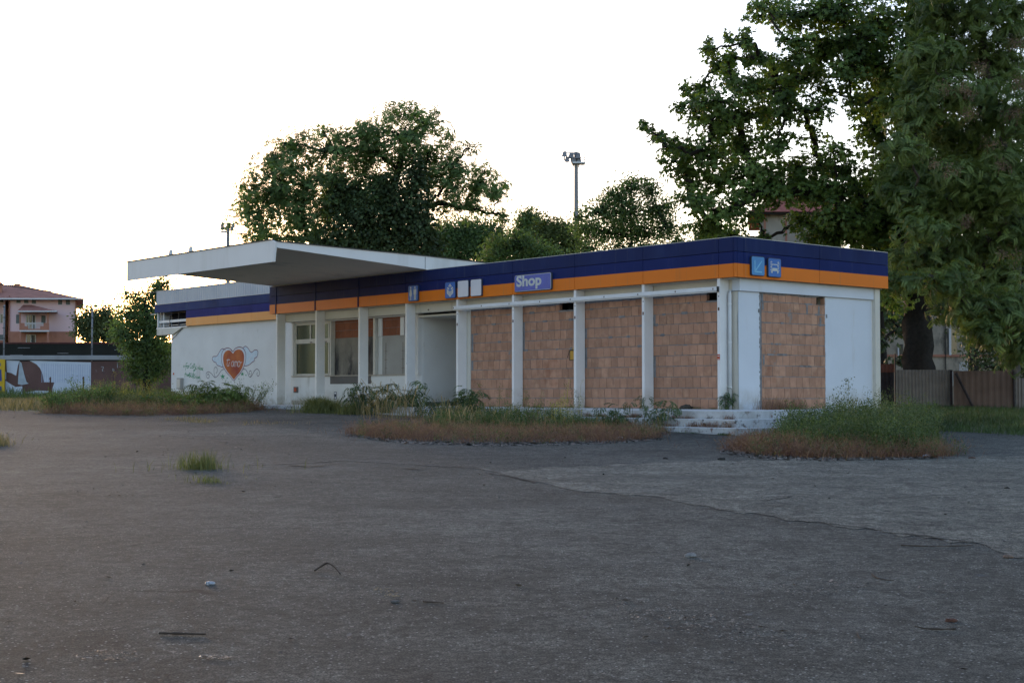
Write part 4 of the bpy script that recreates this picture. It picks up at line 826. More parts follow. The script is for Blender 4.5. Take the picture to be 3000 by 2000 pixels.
# ================================================================== right: old villa and fences
YV = 84; SKEW['old_villa'] = (YV, PX(2225, 900, YV).x)
vl = empty('old_villa', (PX(2650, 1100, YV).x, YV, -.3), 0, 'old villa with stained walls and red tiled roof behind the big trees', 'house')
M['villa'] = mat('villa_wall', (.33, .29, .24), .95, .2, .9, stains=[((.13, .12, .10), 1.4, .52, .68, .6), ((.42, .36, .29), 2.5, .6, .75, 1)])
M['villatile'] = mat('villa_tile', (.30, .085, .06), .9, .25, 4)
def vb(name, L, mt, **k):
    m = MB()
    for b in L: fb(m, b[0], b[1], b[2], b[3], YV + b[4], b[5])
    return loc_build(m, name, mt, vl, **k)
vb('wall', [(2225, 2470, 622, 1200, 0, 8), (2470, 3150, 790, 1200, .5, 8)], M['villa'])
def hip(x0, x1, ye, xa, xb, yr, Y0, Y1):
    m = MB(); A = PX(x0, ye, YV + Y0); B = PX(x1, ye, YV + Y0); C = PX(xa, yr, YV + (Y0 + Y1) / 2); D = PX(xb, yr, YV + (Y0 + Y1) / 2); z = A.z
    m.add([(A.x, A.y, z), (B.x, A.y, z), (B.x, YV + Y1, z), (A.x, YV + Y1, z), (C.x, C.y, C.z), (D.x, C.y, C.z)], [(0, 1, 5, 4), (1, 2, 5), (2, 3, 4, 5), (3, 0, 4), (0, 3, 2, 1)]); return loc_build(m, 'roof', M['villatile'], vl)
hip(2196, 2500, 620, 2290, 2400, 560, -.8, 9); hip(2455, 3200, 792, 2560, 3100, 740, -.4, 9.5)
vb('eaves', [(2200, 2495, 620, 626, -.6, .3), (2455, 3190, 792, 797, -.2, .3)], M['black'])
vb('brick_corner', [(2238, 2246, 628, 900, -.04, .1), (2300, 2308, 628, 900, -.04, .1)], M['housebrick'])
vb('string_course', [(2470, 3150, 1038, 1045, .42, .1)], M['housebrick'])
for x0, x1, y0, y1 in ((2630, 2642, 1008, 1042), (2780, 2800, 962, 1040), (2705, 2742, 838, 880), (2860, 2885, 960, 1030)):
    m = MB(); fb(m, x0, x1, y0, y1, YV + .44, .08); o = loc_build(m, 'window', M['winglass'], vl)
    m = MB(); fb(m, x0, x0 + (x1 - x0) * .38, y0, y1, YV + .40, .05); o2 = m; o2.v = [(v[0] - vl.location.x, v[1] - vl.location.y, v[2] - vl.location.z) for v in o2.v]; o2.build('shutter', M['white'], o)
vb('downpipe', [(2765, 2769, 860, 1090, .38, .1)], M['black'])
e = empty('balustrade', (PX(2836, 1090, 80).x, 80, -.3), 0, 'small white balustrade with crossed bars before the villa', 'balustrade')
m = MB()
fb(m, 2812, 2866, 1061, 1063.5, 80, .12); fb(m, 2812, 2866, 1083, 1090, 80, .12)
for x in (2812, 2826, 2830, 2846, 2850, 2863): fb(m, x, x + 2.2, 1061, 1086, 80, .1)
fb(m, 2780, 2880, 1088, 1130, 80.01, .3)
loc_build(m, 'rail_frame', M['white'], e)
m = MB()
for x in (2815, 2833, 2851):
    for s_ in (0, 1):
        a = PX(x + (0 if s_ else 11), 1064, 80.03) ; b = PX(x + (11 if s_ else 0), 1083, 80.03); m.tube([a, b], .035, 5)
loc_build(m, 'cross_bars', M['white'], e)
YF = 47
M['reed_grey'] = mat('grey_slats', (.20, .175, .155), .9, .15, 3, stains=[((.10, .09, .08), 2, .55, .75, .3)])
M['reed_brown'] = mat('brown_panel', (.13, .085, .065), .9, .18, 2, stains=[((.07, .045, .035), 1.5, .5, .75, .12)])
M['reed_red'] = mat('red_brown_slats', (.17, .07, .05), .9, .2, 3)
M['darkwood'] = mat('dark_wood', (.045, .035, .035), .9, .3, 4)
def corr(name, x0, x1, y0, y1, Y, pitch, depth, mt, par, zb=-.6):
    a = PX(x0, y0, Y); b = PX(x1, y0, Y); m = MB(); P = []; x = a.x; k = 0
    while x < b.x: P.append((x, Y + (depth if k % 4 in (1, 2) else 0))); x += pitch / 4; k += 1
    zt = a.z; n = len(P); vs = [(p[0], p[1], zb) for p in P] + [(p[0], p[1], zt) for p in P]
    m.add(vs, [(i, i + 1, i + 1 + n, i + n) for i in range(n - 1)]); o = loc_build(m, name, mt, par, fix=False)
    md = o.modifiers.new('solid', 'SOLIDIFY'); md.thickness = .012; return o
def fence(name, lab, x0, x1, y0, Y, pitch, depth, mt, posts=(), rail=True, grp='fence panels before the villa'):
    e = empty(name, (PX((x0 + x1) / 2, 1180, Y).x, Y, -.25), 0, lab, 'fence', grp)
    corr('panel', x0, x1, y0, 1180, Y, pitch, depth, mt, e)
    for p in posts:
        m = MB(); fb(m, p[0], p[1], p[2], 1212, Y - .06, .07); loc_build(m, 'fence_post', M['darkwood'], e)
    return e
e = fence('yard_fence', 'low dark fence panel with a red-brown strip on top, nearest the shop wall', 2566, 2622, 1089, YF + 3, .14, .03, M['darkwood'])
corr('top_strip', 2560, 2622, 1066, 1100, YF + 2.95, .12, .03, M['reed_red'], e, zb=PX(0, 1090, YF + 3).z)
fence('yard_fence', 'grey corrugated fence panel before the big trunk', 2627, 2784, 1083, YF, .11, .035, M['reed_grey'], [(2621, 2626, 1036), (2784, 2792, 1083)])
e = fence('yard_fence', 'brown fence panel with a diagonal brace', 2793, 2972, 1086, YF - .3, .20, .02, M['reed_brown'], [(2969, 2974, 1086)])
m = MB(); a = PX(2800, 1092, YF - .42); b = PX(2852, 1195, YF - .42); m.tube([a, b], .045, 4); loc_build(m, 'brace', M['darkwood'], e)
fence('yard_fence', 'grey corrugated fence panel at the right edge of the picture', 2977, 3200, 1107, YF - .1, .11, .035, M['reed_grey'])
# ================================================================== vegetation
def npmesh(name, V, F, mt, parent=None, tone=None, smooth=False):
    me = bpy.data.meshes.new(name); V = np.asarray(V, dtype=np.float32); F = np.asarray(F, dtype=np.int32)
    me.vertices.add(len(V)); me.vertices.foreach_set('co', V.ravel()); me.loops.add(F.size); me.loops.foreach_set('vertex_index', F.ravel())
    me.polygons.add(len(F)); me.polygons.foreach_set('loop_start', np.arange(0, F.size, F.shape[1], dtype=np.int32)); me.update(calc_edges=True)
    for mm in (mt if isinstance(mt, (list, tuple)) else [mt]): me.materials.append(mm)
    if tone is not None: at = me.attributes.new('tone', 'FLOAT', 'FACE'); at.data.foreach_set('value', np.asarray(tone, dtype=np.float32))
    return link(bpy.data.objects.new(name, me), parent)
def nrm(a): return a / (np.linalg.norm(a, axis=-1, keepdims=True) + 1e-9)
def leafquad(base, d, up, l, w, fold=.0):          # a rhombus leaf, point to point
    side = nrm(np.cross(d, up)); mid = base + d * l * .45
    return [base, mid + side * w / 2 + up * fold, base + d * l, mid - side * w / 2 + up * fold]
def frond(rs, L, n, l, w, az, el, droop):           # pinnate leaf
    V = []; p = np.zeros(3); e = el
    st = L / (n + 2)
    for i in range(n + 2):
        d = np.array([math.cos(az) * math.cos(e), math.sin(az) * math.cos(e), math.sin(e)]); p = p + d * st; e -= droop / n
        if i < 2: continue
        side = np.array([-math.sin(az), math.cos(az), 0]); up = np.cross(d, side) * -1
        k = 1 - .45 * abs(i / (n + 2) - .45)
        for s in (-1, 1):
            dd = nrm(side * s * .9 + d * .45 + np.array([0, 0, -.28 - .25 * rs.random()])); V += leafquad(p, dd, nrm(up + rs.normal(0, .15, 3)), l * k, w * k)
    return V
def proto_pinnate(seed, k=6, L=.55, n=7, l=.15, w=.05, el=(-.1, .9), droop=1.0):
    rs = np.random.default_rng(seed); V = []; T = []
    for i in range(k):
        q = frond(rs, L * rs.uniform(.75, 1.15), n, l, w, 2 * math.pi * (i + rs.uniform(-.3, .3)) / k, rs.uniform(*el), droop * rs.uniform(.6, 1.3)); V += q; T += [rs.uniform(-.15, .15)] * (len(q) // 4)
    return np.array(V), np.array(T)
def proto_palmate(seed, k=4, r=.16, w=.07, pet=.16):
    rs = np.random.default_rng(seed); V = []; T = []
    for i in range(k):
        az = 2 * math.pi * (i + rs.uniform(-.3, .3)) / k; e = rs.uniform(-.1, .8); c = np.array([math.cos(az) * math.cos(e), math.sin(az) * math.cos(e), math.sin(e)]) * pet * rs.uniform(.8, 1.3)
        rr = r * rs.uniform(.8, 1.15); n = 6
        for j in range(n):
            a = az + (j - (n - 1) / 2) * .85; d = nrm(np.array([math.cos(a), math.sin(a), -.35 - .35 * rs.random()])); up = nrm(np.array([0, 0, 1]) + rs.normal(0, .2, 3)); sz = 1 - .1 * abs(j - 2.5); V += leafquad(c, d, up, rr * sz, w * sz)
        T += [rs.uniform(-.15, .15)] * n
    return np.array(V), np.array(T)
def proto_leafy(seed, n=14, r=.22, l=.09, w=.045, droop=.3):
    rs = np.random.default_rng(seed); V = []; T = []
    for i in range(n):
        c = rs.normal(0, 1, 3) * r * .55; d = nrm(nrm(c) + rs.normal(0, .5, 3) + np.array([0, 0, -droop])); V += leafquad(c, d, nrm(rs.normal(0, .5, 3) + np.array([0, 0, 1])), l * rs.uniform(.7, 1.3), w * rs.uniform(.7, 1.2)); T.append(rs.uniform(-.2, .2))
    return np.array(V), np.array(T)
PROT = dict(pin=[proto_pinnate(i, L=.62, l=.18, w=.075) for i in range(5)], pinbig=[proto_pinnate(20 + i, k=3, L=.72, n=8, l=.19, w=.07, el=(-.3, .7), droop=1.3) for i in range(6)], pal=[proto_palmate(40 + i, k=4, r=.20, w=.10) for i in range(6)],
            leafy=[proto_leafy(60 + i, n=16, r=.30, l=.14, w=.085) for i in range(5)], droopy=[proto_leafy(80 + i, n=13, r=.28, l=.19, w=.065, droop=1.3) for i in range(5)], far=[proto_leafy(90 + i, n=14, r=.5, l=.26, w=.17) for i in range(4)], ivy=[proto_leafy(95 + i, n=18, r=.32, l=.15, w=.13, droop=.6) for i in range(4)])
def scatter(proto, pos, nor, scl, rs, tilt=.5):
    Vs = []; Ts = []; idx = rs.integers(0, len(proto), len(pos))
    for k, (P, T) in enumerate(proto):
        s = idx == k; n = int(s.sum())
        if not n: continue
        z = nrm(nor[s] * tilt + np.array([0, 0, 1]) * (1 - tilt) + rs.normal(0, .32, (n, 3))); a = nrm(np.cross(z, nrm(rs.normal(0, 1, (n, 3))))); b = np.cross(z, a)
        Rm = np.stack([a, b, z], axis=2); V = np.einsum('mij,nj->mni', Rm, P) * scl[s][:, None, None] + pos[s][:, None, :]; Vs.append(V.reshape(-1, 3))
        Ts.append((T[None, :] + rs.uniform(.15, .85, (n, 1))).ravel())
    V = np.concatenate(Vs); return V, np.arange(len(V)).reshape(-1, 4), np.clip(np.concatenate(Ts), 0, 1)
def tubes_np(lines, nside=4):
    V = []; F = []; b = 0
    for pts, r in lines:
        P = np.asarray(pts, dtype=float); n = len(P); t = nrm(np.gradient(P, axis=0)); ref = np.array([0.31, .17, .93]); a = nrm(np.cross(t, ref)); c = np.cross(t, a); rr = np.asarray(r)[:, None]
        ang = np.arange(nside) * 2 * math.pi / nside
        ring = P[:, None, :] + (a[:, None, :] * np.cos(ang)[None, :, None] + c[:, None, :] * np.sin(ang)[None, :, None]) * rr[:, :, None]; V.append(ring.reshape(-1, 3))
        for i in range(n - 1):
            for k in range(nside): F.append((b + i * nside + k, b + i * nside + (k + 1) % nside, b + (i + 1) * nside + (k + 1) % nside, b + (i + 1) * nside + k))
        b += n * nside
    return np.concatenate(V), np.array(F)
def curve(a, b, sag, n=8, rs=None, wob=0):
    a, b = np.array(a, float), np.array(b, float); t = np.linspace(0, 1, n)[:, None]; P = a + (b - a) * t; P[:, 2] += sag * (4 * t * (1 - t))[:, 0]
    if rs is not None and wob: W = rs.normal(0, wob, (n, 3)); W[0] = W[-1] = 0; P += W
    return P
def tree(name, label, base, trunk, lobes, kind, lm, dens, scl=1.0, tr=.4, bark='bark', seed=1, twig=.014, group=None, tilt=.5, cat='tree', shell=.42, limb=.11, sub_=.4):
    """base, trunk: points in metres; lobes: (x,y,z,rx,ry,rz[,density factor]) in metres"""
    rs = np.random.default_rng(seed); e = empty(name, base, 0, label, cat, group); B = np.array(base, float)
    T = np.array([np.array(p, float) - B for p in trunk]); n = len(T); T2 = np.array([tuple(p) for p in smooth_pts([tuple(p) for p in T], 5)]); m = len(T2)
    rad = np.linspace(tr, tr * .28, m); rad[0] *= 1.35; lines = [(T2 + rs.normal(0, tr * .06, T2.shape) * (np.arange(m) > 0)[:, None], rad)]
    pos = []; nor = []
    C = [np.array(l[:3]) - B for l in lobes]; dt = [np.linalg.norm(T2 - c, axis=1).min() for c in C]; order = np.argsort(dt); par = {}; placed = []
    for i in order:
        c = C[i]; cost = np.linalg.norm(T2 - c, axis=1) * .92 + np.maximum(0, T2[:, 2] - c[2] + .35 * dt[i]) * .9; j = int(np.argmin(cost)); best = (cost[j], 't', j)
        for q in placed:
            dq = np.linalg.norm(C[q] - c) * 1.02 + .55 * max(0, C[q][2] - c[2]) + .12
            if dt[q] < dt[i] and dq < best[0]: best = (dq, 'l', q)
        par[i] = best; placed.append(i)
    cnt = {i: 1 for i in order}
    for i in order[::-1]:
        if par[i][1] == 'l': cnt[par[i][2]] += cnt[i]
    for i in order:
        lb = lobes[i]; c = C[i]; rx, ry, rz = lb[3:6]; df = lb[6] if len(lb) > 6 else 1
        r1 = limb * .36 * cnt[i] ** .5; s = T2[par[i][2]] if par[i][1] == 't' else C[par[i][2]]; dl = np.linalg.norm(c - s)
        r0 = min(r1 * 1.25, rad[par[i][2]] * .6 if par[i][1] == 't' else limb * .42 * cnt[par[i][2]] ** .5)
        lines.append((curve(s, c, rs.uniform(-.02, .10) * dl, 8, rs, .045 * dl ** .5), np.linspace(max(r0, .025), max(.02, min(r0, r1 * .8)), 8)))
        nn = int(max(6, dens * df * math.pi * rx * rz)); d = nrm(rs.normal(0, 1, (nn, 3))); r = rs.random(nn) ** shell; p = c + d * r[:, None] * np.array([rx, ry, rz]) * rs.uniform(.9, 1.12, (nn, 1))
        pos.append(p); nor.append(nrm(d * np.array([1, 1, .6]) + .0))
        for i in range(0, nn):
            if rs.random() < sub_:
                q = c + (p[i] - c) * rs.uniform(.0, .35); lines.append((curve(q, p[i], .05 * np.linalg.norm(p[i] - q), 5, rs, .04), np.linspace(twig * 1.6, twig * .4, 5)))
    V, F = tubes_np(lines, 5); npmesh('trunk', V, F, M[bark], e)
    pos = np.concatenate(pos); nor = np.concatenate(nor); sc_ = rs.uniform(.75, 1.2, len(pos)) * scl
    V, F, Tn = scatter(PROT[kind], pos, nor, sc_, rs, tilt); npmesh('crown', V, F, lm, e, Tn)
    return e
M['leaf_ail'] = leafmat('leaf_ailanthus', (.074, .125, .040), (.112, .175, .060), .40)
M['leaf_ail2'] = leafmat('leaf_ailanthus_near', (.072, .122, .036), (.120, .165, .052), .32)
M['leaf_chest'] = leafmat('leaf_chestnut', (.072, .125, .030), (.115, .175, .046), .40)
M['leaf_mid'] = leafmat('leaf_mid', (.080, .132, .044), (.120, .180, .066), .42)
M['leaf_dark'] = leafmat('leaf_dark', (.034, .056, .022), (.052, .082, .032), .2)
M['leaf_pop'] = leafmat('leaf_yellowish', (.085, .115, .032), (.12, .15, .045))
M['leaf_far'] = leafmat('leaf_far', (.070, .095, .040), (.10, .125, .05), .3)
M['seeds'] = leafmat('dry_seed_clusters', (.16, .10, .07), (.22, .15, .11), .3)
def lobesPX(L, Y, depth=.9, jit=.8, seed=3, gk=1.0):       # px centre and radii (px) -> metres around distance Y
    rs = random.Random(seed); out = []
    for l in L:
        dy = rs.uniform(-jit, jit); p = PX(l[0], l[1], Y + dy); k = (Y + dy) / FPX; rx, rz = l[2] * k * gk, l[3] * k * gk; out.append((p.x, Y + dy, p.z, rx, depth * (rx + rz) / 2, rz, l[4] if len(l) > 4 else 1))
    return out
def base(px, Y): p = PX(px, 1150, Y); return (p.x, Y, g(p.x, Y) - .05)
# big central tree of heaven
Y = 62
tree('ailanthus_tree', 'broad feathery tree with a dark ivy-grown heart, behind the canopy', base(1130, Y), [base(1130, Y), PX(1125, 900, Y), PX(1110, 700, Y), PX(1150, 560, Y), PX(1190, 420, Y)],
     lobesPX([(1180, 395, 125, 70), (1085, 440, 130, 70), (970, 445, 120, 60), (860, 430, 85, 45), (800, 480, 60, 45), (800, 565, 95, 70), (745, 640, 60, 60), (770, 690, 70, 45), (900, 540, 110, 80), (880, 640, 110, 60), (1010, 560, 120, 90), (1120, 540, 110, 90), (1260, 460, 95, 75), (1310, 540, 95, 60), (1400, 545, 75, 50), (1445, 560, 40, 35), (1360, 610, 85, 35, .7), (1440, 625, 45, 22, .6), (1250, 600, 80, 70, .8), (1175, 335, 75, 35), (1245, 355, 50, 40), (1060, 385, 60, 30), (950, 385, 40, 22), (1375, 435, 22, 18), (910, 700, 110, 40), (830, 540, 60, 90), (720, 595, 35, 35), (1330, 480, 50, 40), (690, 650, 30, 30, .6), (740, 560, 40, 40, .8), (1420, 500, 40, 25, .7), (1480, 545, 15, 12, .5), (1475, 640, 12, 14, .4), (960, 620, 60, 60)], Y, .9, 1.6, gk=1.22),
     'pin', M['leaf_ail'], 17, .58, .42, seed=5, twig=.012, tilt=.45, shell=.58)
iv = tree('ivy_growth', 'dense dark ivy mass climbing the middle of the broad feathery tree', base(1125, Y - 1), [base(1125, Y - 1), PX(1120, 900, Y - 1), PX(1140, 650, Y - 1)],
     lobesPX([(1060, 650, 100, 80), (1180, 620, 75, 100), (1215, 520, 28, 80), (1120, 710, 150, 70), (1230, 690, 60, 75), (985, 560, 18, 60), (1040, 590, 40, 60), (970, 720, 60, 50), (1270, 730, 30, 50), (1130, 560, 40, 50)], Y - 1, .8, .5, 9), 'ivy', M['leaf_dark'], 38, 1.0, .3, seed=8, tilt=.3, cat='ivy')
# row behind the middle of the shop
def simple(name, lab, px, Y, L, kind, lm, dens, scl, seed, tr=.2, **k): return tree(name, lab, base(px, Y), [base(px, Y), PX(px, 950, Y), PX(px, min(l[1] for l in L) + 60, Y)], lobesPX(L, Y, .9, .8, seed, gk=1.2), kind, lm, dens, scl, tr, seed=seed, **k)
simple('broadleaf_tree', 'dark round tree right of the broad feathery tree, behind the canopy', 1370, 82, [(1295, 715, 45, 50), (1345, 685, 60, 40), (1400, 690, 55, 45), (1455, 705, 45, 45), (1380, 740, 90, 50), (1300, 750, 40, 40)], 'leafy', M['leaf_mid'], 60, 1.1, 31)
simple('broadleaf_tree', 'small pointed tree rising behind the Shop sign', 1552, 84, [(1550, 640, 32, 28), (1545, 665, 42, 35), (1560, 700, 50, 40), (1555, 740, 55, 40)], 'leafy', M['leaf_mid'], 60, 1.05, 32)
simple('broadleaf_tree', 'low bushy tree with hanging leaves just above the Shop sign', 1500, 66, [(1460, 730, 45, 38), (1520, 720, 55, 40), (1590, 745, 70, 30), (1440, 765, 40, 25), (1510, 765, 60, 20)], 'droopy', M['leaf_mid'], 60, .95, 33)
simple('broadleaf_tree', 'yellowish loose tree left of the tall floodlight mast foot', 1632, 80, [(1630, 665, 32, 25), (1625, 695, 45, 35), (1645, 740, 50, 35), (1600, 730, 40, 35), (1600, 665, 30, 30, .8), (1670, 690, 40, 35, .8), (1690, 740, 40, 30)], 'leafy', M['leaf_pop'], 45, 1.1, 34)
tree('shrubby_tree', 'wide open tree with hanging leaves right of the tall floodlight mast', base(1850, 57), [base(1850, 57), PX(1850, 900, 57), PX(1850, 700, 57), PX(1845, 600, 57)],
     lobesPX([(1850, 550, 60, 35), (1800, 575, 55, 40), (1905, 560, 45, 35), (1760, 620, 60, 45), (1840, 625, 75, 50), (1920, 615, 60, 45), (1715, 670, 50, 40), (1790, 680, 80, 45), (1880, 680, 80, 45), (1955, 665, 45, 45), (1985, 710, 35, 35, .8), (1730, 725, 60, 30, .6), (1850, 730, 100, 30, .5), (1950, 730, 60, 25, .6), (1695, 640, 25, 20), (1855, 530, 15, 12), (1895, 528, 18, 12), (1955, 600, 22, 30, .7)], 57, .9, 1, 4), 'droopy', M['leaf_mid'], 62, .85, .12, seed=12, twig=.014, sub_=.6)
# left side
simple('round_tree', 'round dense tree beside the pink house in the evening glow', 285, 108, [(262, 930, 36, 24), (300, 925, 42, 30), (330, 950, 30, 28), (250, 965, 30, 32), (290, 975, 55, 35), (345, 985, 30, 22)], 'far', M['leaf_far'], 30, .8, 41, .25)
tree('broadleaf_tree', 'dense green tree growing against the left end of the shop', base(430, 64), [base(430, 64), PX(430, 1050, 64), PX(430, 950, 64), PX(425, 880, 64)],
     lobesPX([(425, 905, 60, 35), (455, 860, 40, 40, .8), (395, 870, 35, 25, .6), (375, 925, 40, 25), (360, 985, 38, 22), (405, 960, 55, 35), (450, 950, 50, 50), (385, 1010, 40, 30), (430, 1020, 65, 45), (400, 1065, 45, 35), (455, 1070, 50, 45), (420, 1105, 45, 25), (370, 870, 25, 12, .5), (495, 825, 14, 20, .4), (470, 840, 30, 25, .6), (350, 965, 25, 15), (478, 985, 25, 30), (480, 930, 20, 30), (470, 1040, 28, 30)], 64, .9, .8, 6), 'leafy', M['leaf_mid'], 80, .85, .2, seed=14, twig=.014)
# horse chestnut
Y = 49
tb = base(2700, Y)
ch = tree('chestnut_tree', 'tall dark chestnut tree with a thick black trunk behind the right end of the shop', tb, [tb, PX(2692, 1080, Y), PX(2685, 900, Y), PX(2690, 720, Y), PX(2670, 480, Y), PX(2672, 250, Y), PX(2668, 60, Y), PX(2660, -160, Y)],
     lobesPX([(2350, 50, 100, 50), (2450, 30, 110, 60), (2270, 30, 60, 35), (2235, 20, 45, 18), (2560, 80, 110, 80), (2430, 140, 100, 50), (2480, 210, 80, 50), (2590, 220, 90, 80), (2340, 120, 60, 25, .7),
      (2130, 175, 22, 22, .8), (2080, 145, 22, 22, .8), (2180, 130, 28, 45, .9), (2145, 240, 50, 30), (2050, 260, 50, 30), (2100, 300, 75, 40), (2200, 260, 50, 50), (2045, 315, 50, 28), (2250, 220, 25, 35, .8), (2170, 340, 90, 45), (2090, 375, 75, 35), (2240, 330, 50, 60, .8), (2300, 300, 35, 40, .6),
      (2000, 440, 40, 30), (1935, 400, 28, 20, .8), (1905, 385, 12, 10, .7), (1950, 430, 30, 20, .8), (2060, 450, 90, 45), (2170, 430, 100, 55), (2280, 420, 70, 50, .7), (2010, 500, 60, 35), (2110, 530, 110, 45), (2220, 510, 100, 50), (2340, 500, 80, 50, .8), (2040, 590, 70, 35), (2130, 620, 90, 40), (2210, 570, 80, 38), (2350, 645, 60, 28, .7), (2430, 690, 80, 35, .9), (2480, 650, 60, 40, .9), (2240, 700, 40, 18, .6), (2220, 640, 20, 25, .5), (2080, 670, 80, 35), (2140, 690, 60, 30, .6), (2350, 560, 80, 40, .8), (2450, 570, 90, 60), (2440, 680, 120, 45), (2540, 640, 100, 70),
      (2550, 370, 60, 60), (2380, 200, 60, 45, .8), (2420, 265, 50, 35, .6), (2330, 235, 50, 40, .7), (2300, 330, 50, 45, .8), (2480, 500, 60, 45, .8), (2400, 490, 60, 40, .7), (2500, 300, 40, 40, .7), (2230, 170, 30, 25, .7), (2400, 320, 50, 40, .6), (2076, 145, 10, 30, 2), (2095, 190, 14, 36, 1.5), (2133, 118, 9, 30, 2.2), (2140, 175, 14, 40, 1.5), (2188, 108, 10, 30, 2.2), (2195, 175, 18, 40, 1), (2262, 190, 14, 26, 1), (2000, 265, 20, 14, 1), (1995, 312, 22, 14, 1), (1884, 368, 9, 12, 2.5), (1920, 412, 20, 12, 1), (1974, 410, 12, 14, 1.1), (2210, 55, 30, 14, 1), (2300, 115, 22, 14, 1), (2040, 350, 40, 20, 1), (2225, 250, 30, 30, 1), (2300, 190, 30, 25, .9), (2270, 240, 40, 30, .8), (2290, 265, 60, 50, .8), (2355, 330, 45, 45, .6), (2385, 410, 45, 30, .5), (2450, 445, 60, 30, .7), (2540, 180, 80, 60), (2500, 130, 80, 60), (2640, 300, 80, 80), (2640, 520, 80, 100), (2560, 680, 90, 60), (2480, 640, 80, 50), (2300, 560, 80, 50), (2380, 550, 60, 50), (2560, 600, 90, 80), (2330, 170, 70, 35, .8), (2020, 560, 40, 30, .8), (1975, 470, 40, 20, .7), (2120, 190, 45, 30, .7), (2600, 450, 80, 70), (2590, 550, 80, 70), (2580, 760, 100, 60), (2680, 640, 80, 90), (2620, 850, 60, 60), (2570, 300, 70, 50), (2700, 350, 80, 100), (2700, 150, 90, 100), (2720, 0, 100, 80)], Y, 1.0, 1.8, 7, gk=1.22),
     'pal', M['leaf_chest'], 45, .72, .62, seed=16, twig=.011, limb=.10, sub_=.5, shell=.62)
tree('chestnut_shoots', 'thin dark leafy stems standing between the shop wall and the thick trunk', base(2590, 57), [base(2590, 57), PX(2585, 1000, 57), PX(2580, 900, 57)], lobesPX([(2590, 860, 45, 50), (2600, 930, 45, 40, .7), (2580, 1000, 30, 40, .5), (2640, 960, 25, 40, .4), (2640, 1060, 40, 25, .5), (2590, 800, 60, 50)], 57, .8, 1, 8), 'pal', M['leaf_dark'], 30, 1.0, .22, seed=18, cat='tree')
# big tree of heaven on the right, nearest
Y = 44
tb = base(2960, 50)
RL = [(2760, 50, 100, 70), (2870, 40, 90, 80), (2970, 60, 70, 100), (2720, 160, 90, 60), (2820, 170, 90, 70), (2930, 200, 90, 90), (2700, 250, 90, 60), (2790, 280, 100, 60), (2890, 310, 100, 80), (2690, 340, 90, 50), (2990, 340, 70, 100), (2770, 390, 100, 60), (2870, 440, 100, 70), (2650, 430, 70, 40), (2620, 500, 55, 35), (2710, 480, 80, 50), (2800, 520, 100, 60), (2960, 520, 90, 90), (2600, 560, 45, 30), (2690, 580, 80, 50), (2880, 610, 100, 70), (2780, 630, 90, 50), (2700, 670, 80, 45), (2980, 680, 80, 90), (2830, 720, 100, 55), (2720, 750, 80, 45), (2640, 740, 50, 30, .8), (2600, 820, 45, 25, .9), (2670, 820, 60, 35, .8), (2780, 820, 90, 50), (2900, 820, 90, 60), (2840, 900, 80, 45), (2960, 900, 80, 70), (2760, 900, 50, 30, .7), (2900, 980, 60, 40), (2980, 1010, 60, 60), (2850, 960, 50, 30, .6), (2760, -60, 120, 60), (2930, -70, 110, 70)]
tree('ailanthus_tree', 'huge near tree of heaven with hanging feathery leaves along the right edge of the picture', tb, [tb, PX(2965, 1050, 50), PX(2970, 800, 49), PX(2950, 500, Y + 2), PX(2900, 250, Y + 1), PX(2860, 0, Y + 1), PX(2840, -200, Y + 1)],
     lobesPX(RL, Y, 1.1, 2.0, 10, gk=1.12), 'pinbig', M['leaf_ail2'], 54, .62, .3, seed=22, twig=.010, tilt=.6, sub_=.15, shell=.55, bark='bark_grey')
rs_ = np.random.default_rng(5); sp = []
for (x, y, n_) in ((2830, 265, 22), (2785, 262, 12), (2985, 240, 18), (2975, 330, 10), (2870, 200, 8), (2830, 640, 7), (2790, 495, 6), (2940, 480, 7), (2900, 420, 6), (2990, 120, 10), (2850, 330, 8), (2960, 740, 6), (2740, 480, 6)):
    for _ in range(n_): q = PX(x + rs_.normal(0, 16), y + rs_.normal(0, 9), Y - 2.0 + rs_.uniform(-.4, .4)); sp.append(tuple(q))
sp = np.array(sp); V, F, Tn = scatter([proto_leafy(300 + i, n=26, r=.14, l=.06, w=.03, droop=1) for i in range(3)], sp, np.tile([0, -1., 0], (len(sp), 1)), np.full(len(sp), 1.0), rs_, .2)
tr_ = [o for o in bpy.data.objects if o.name == 'ailanthus_tree.001'][0]
V = V - np.array(tuple(tr_.location)); npmesh('seed_clusters', V, F, M['seeds'], tr_, Tn)
# dark growth behind the fences
simple('dark_hedge', 'dark overgrown hedge at the right edge behind the grey fence panel', 2960, 60, [(2900, 1010, 70, 50), (2990, 980, 60, 80), (2900, 1075, 60, 25, .6), (2985, 1060, 60, 50), (3060, 1000, 60, 100)], 'leafy', M['leaf_dark'], 40, 1.0, 51, .1, cat='hedge')
simple('broadleaf_tree', 'dark tree filling the gap left of the villa behind the shop roof', 2150, 70, [(2120, 700, 60, 30), (2060, 700, 50, 25, .7), (2100, 740, 80, 25)], 'leafy', M['leaf_mid'], 50, 1.0, 52, .15)
simple('broadleaf_tree', 'big dark tree in the background behind the feathery right tree', 2850, 72, [(2600, 660, 90, 80), (2740, 560, 120, 140, .8), (2880, 520, 130, 160, .8), (2990, 600, 120, 150, .8), (2720, 740, 120, 80), (2860, 780, 130, 90), (2990, 850, 110, 100), (2620, 800, 80, 60, .6), (2560, 880, 40, 60, .5), (2620, 940, 60, 50, .7), (2860, 900, 100, 50, .8), (2960, 960, 80, 60), (2720, 900, 40, 40, .4)], 'far', M['leaf_dark'], 22, .9, 53, .35)

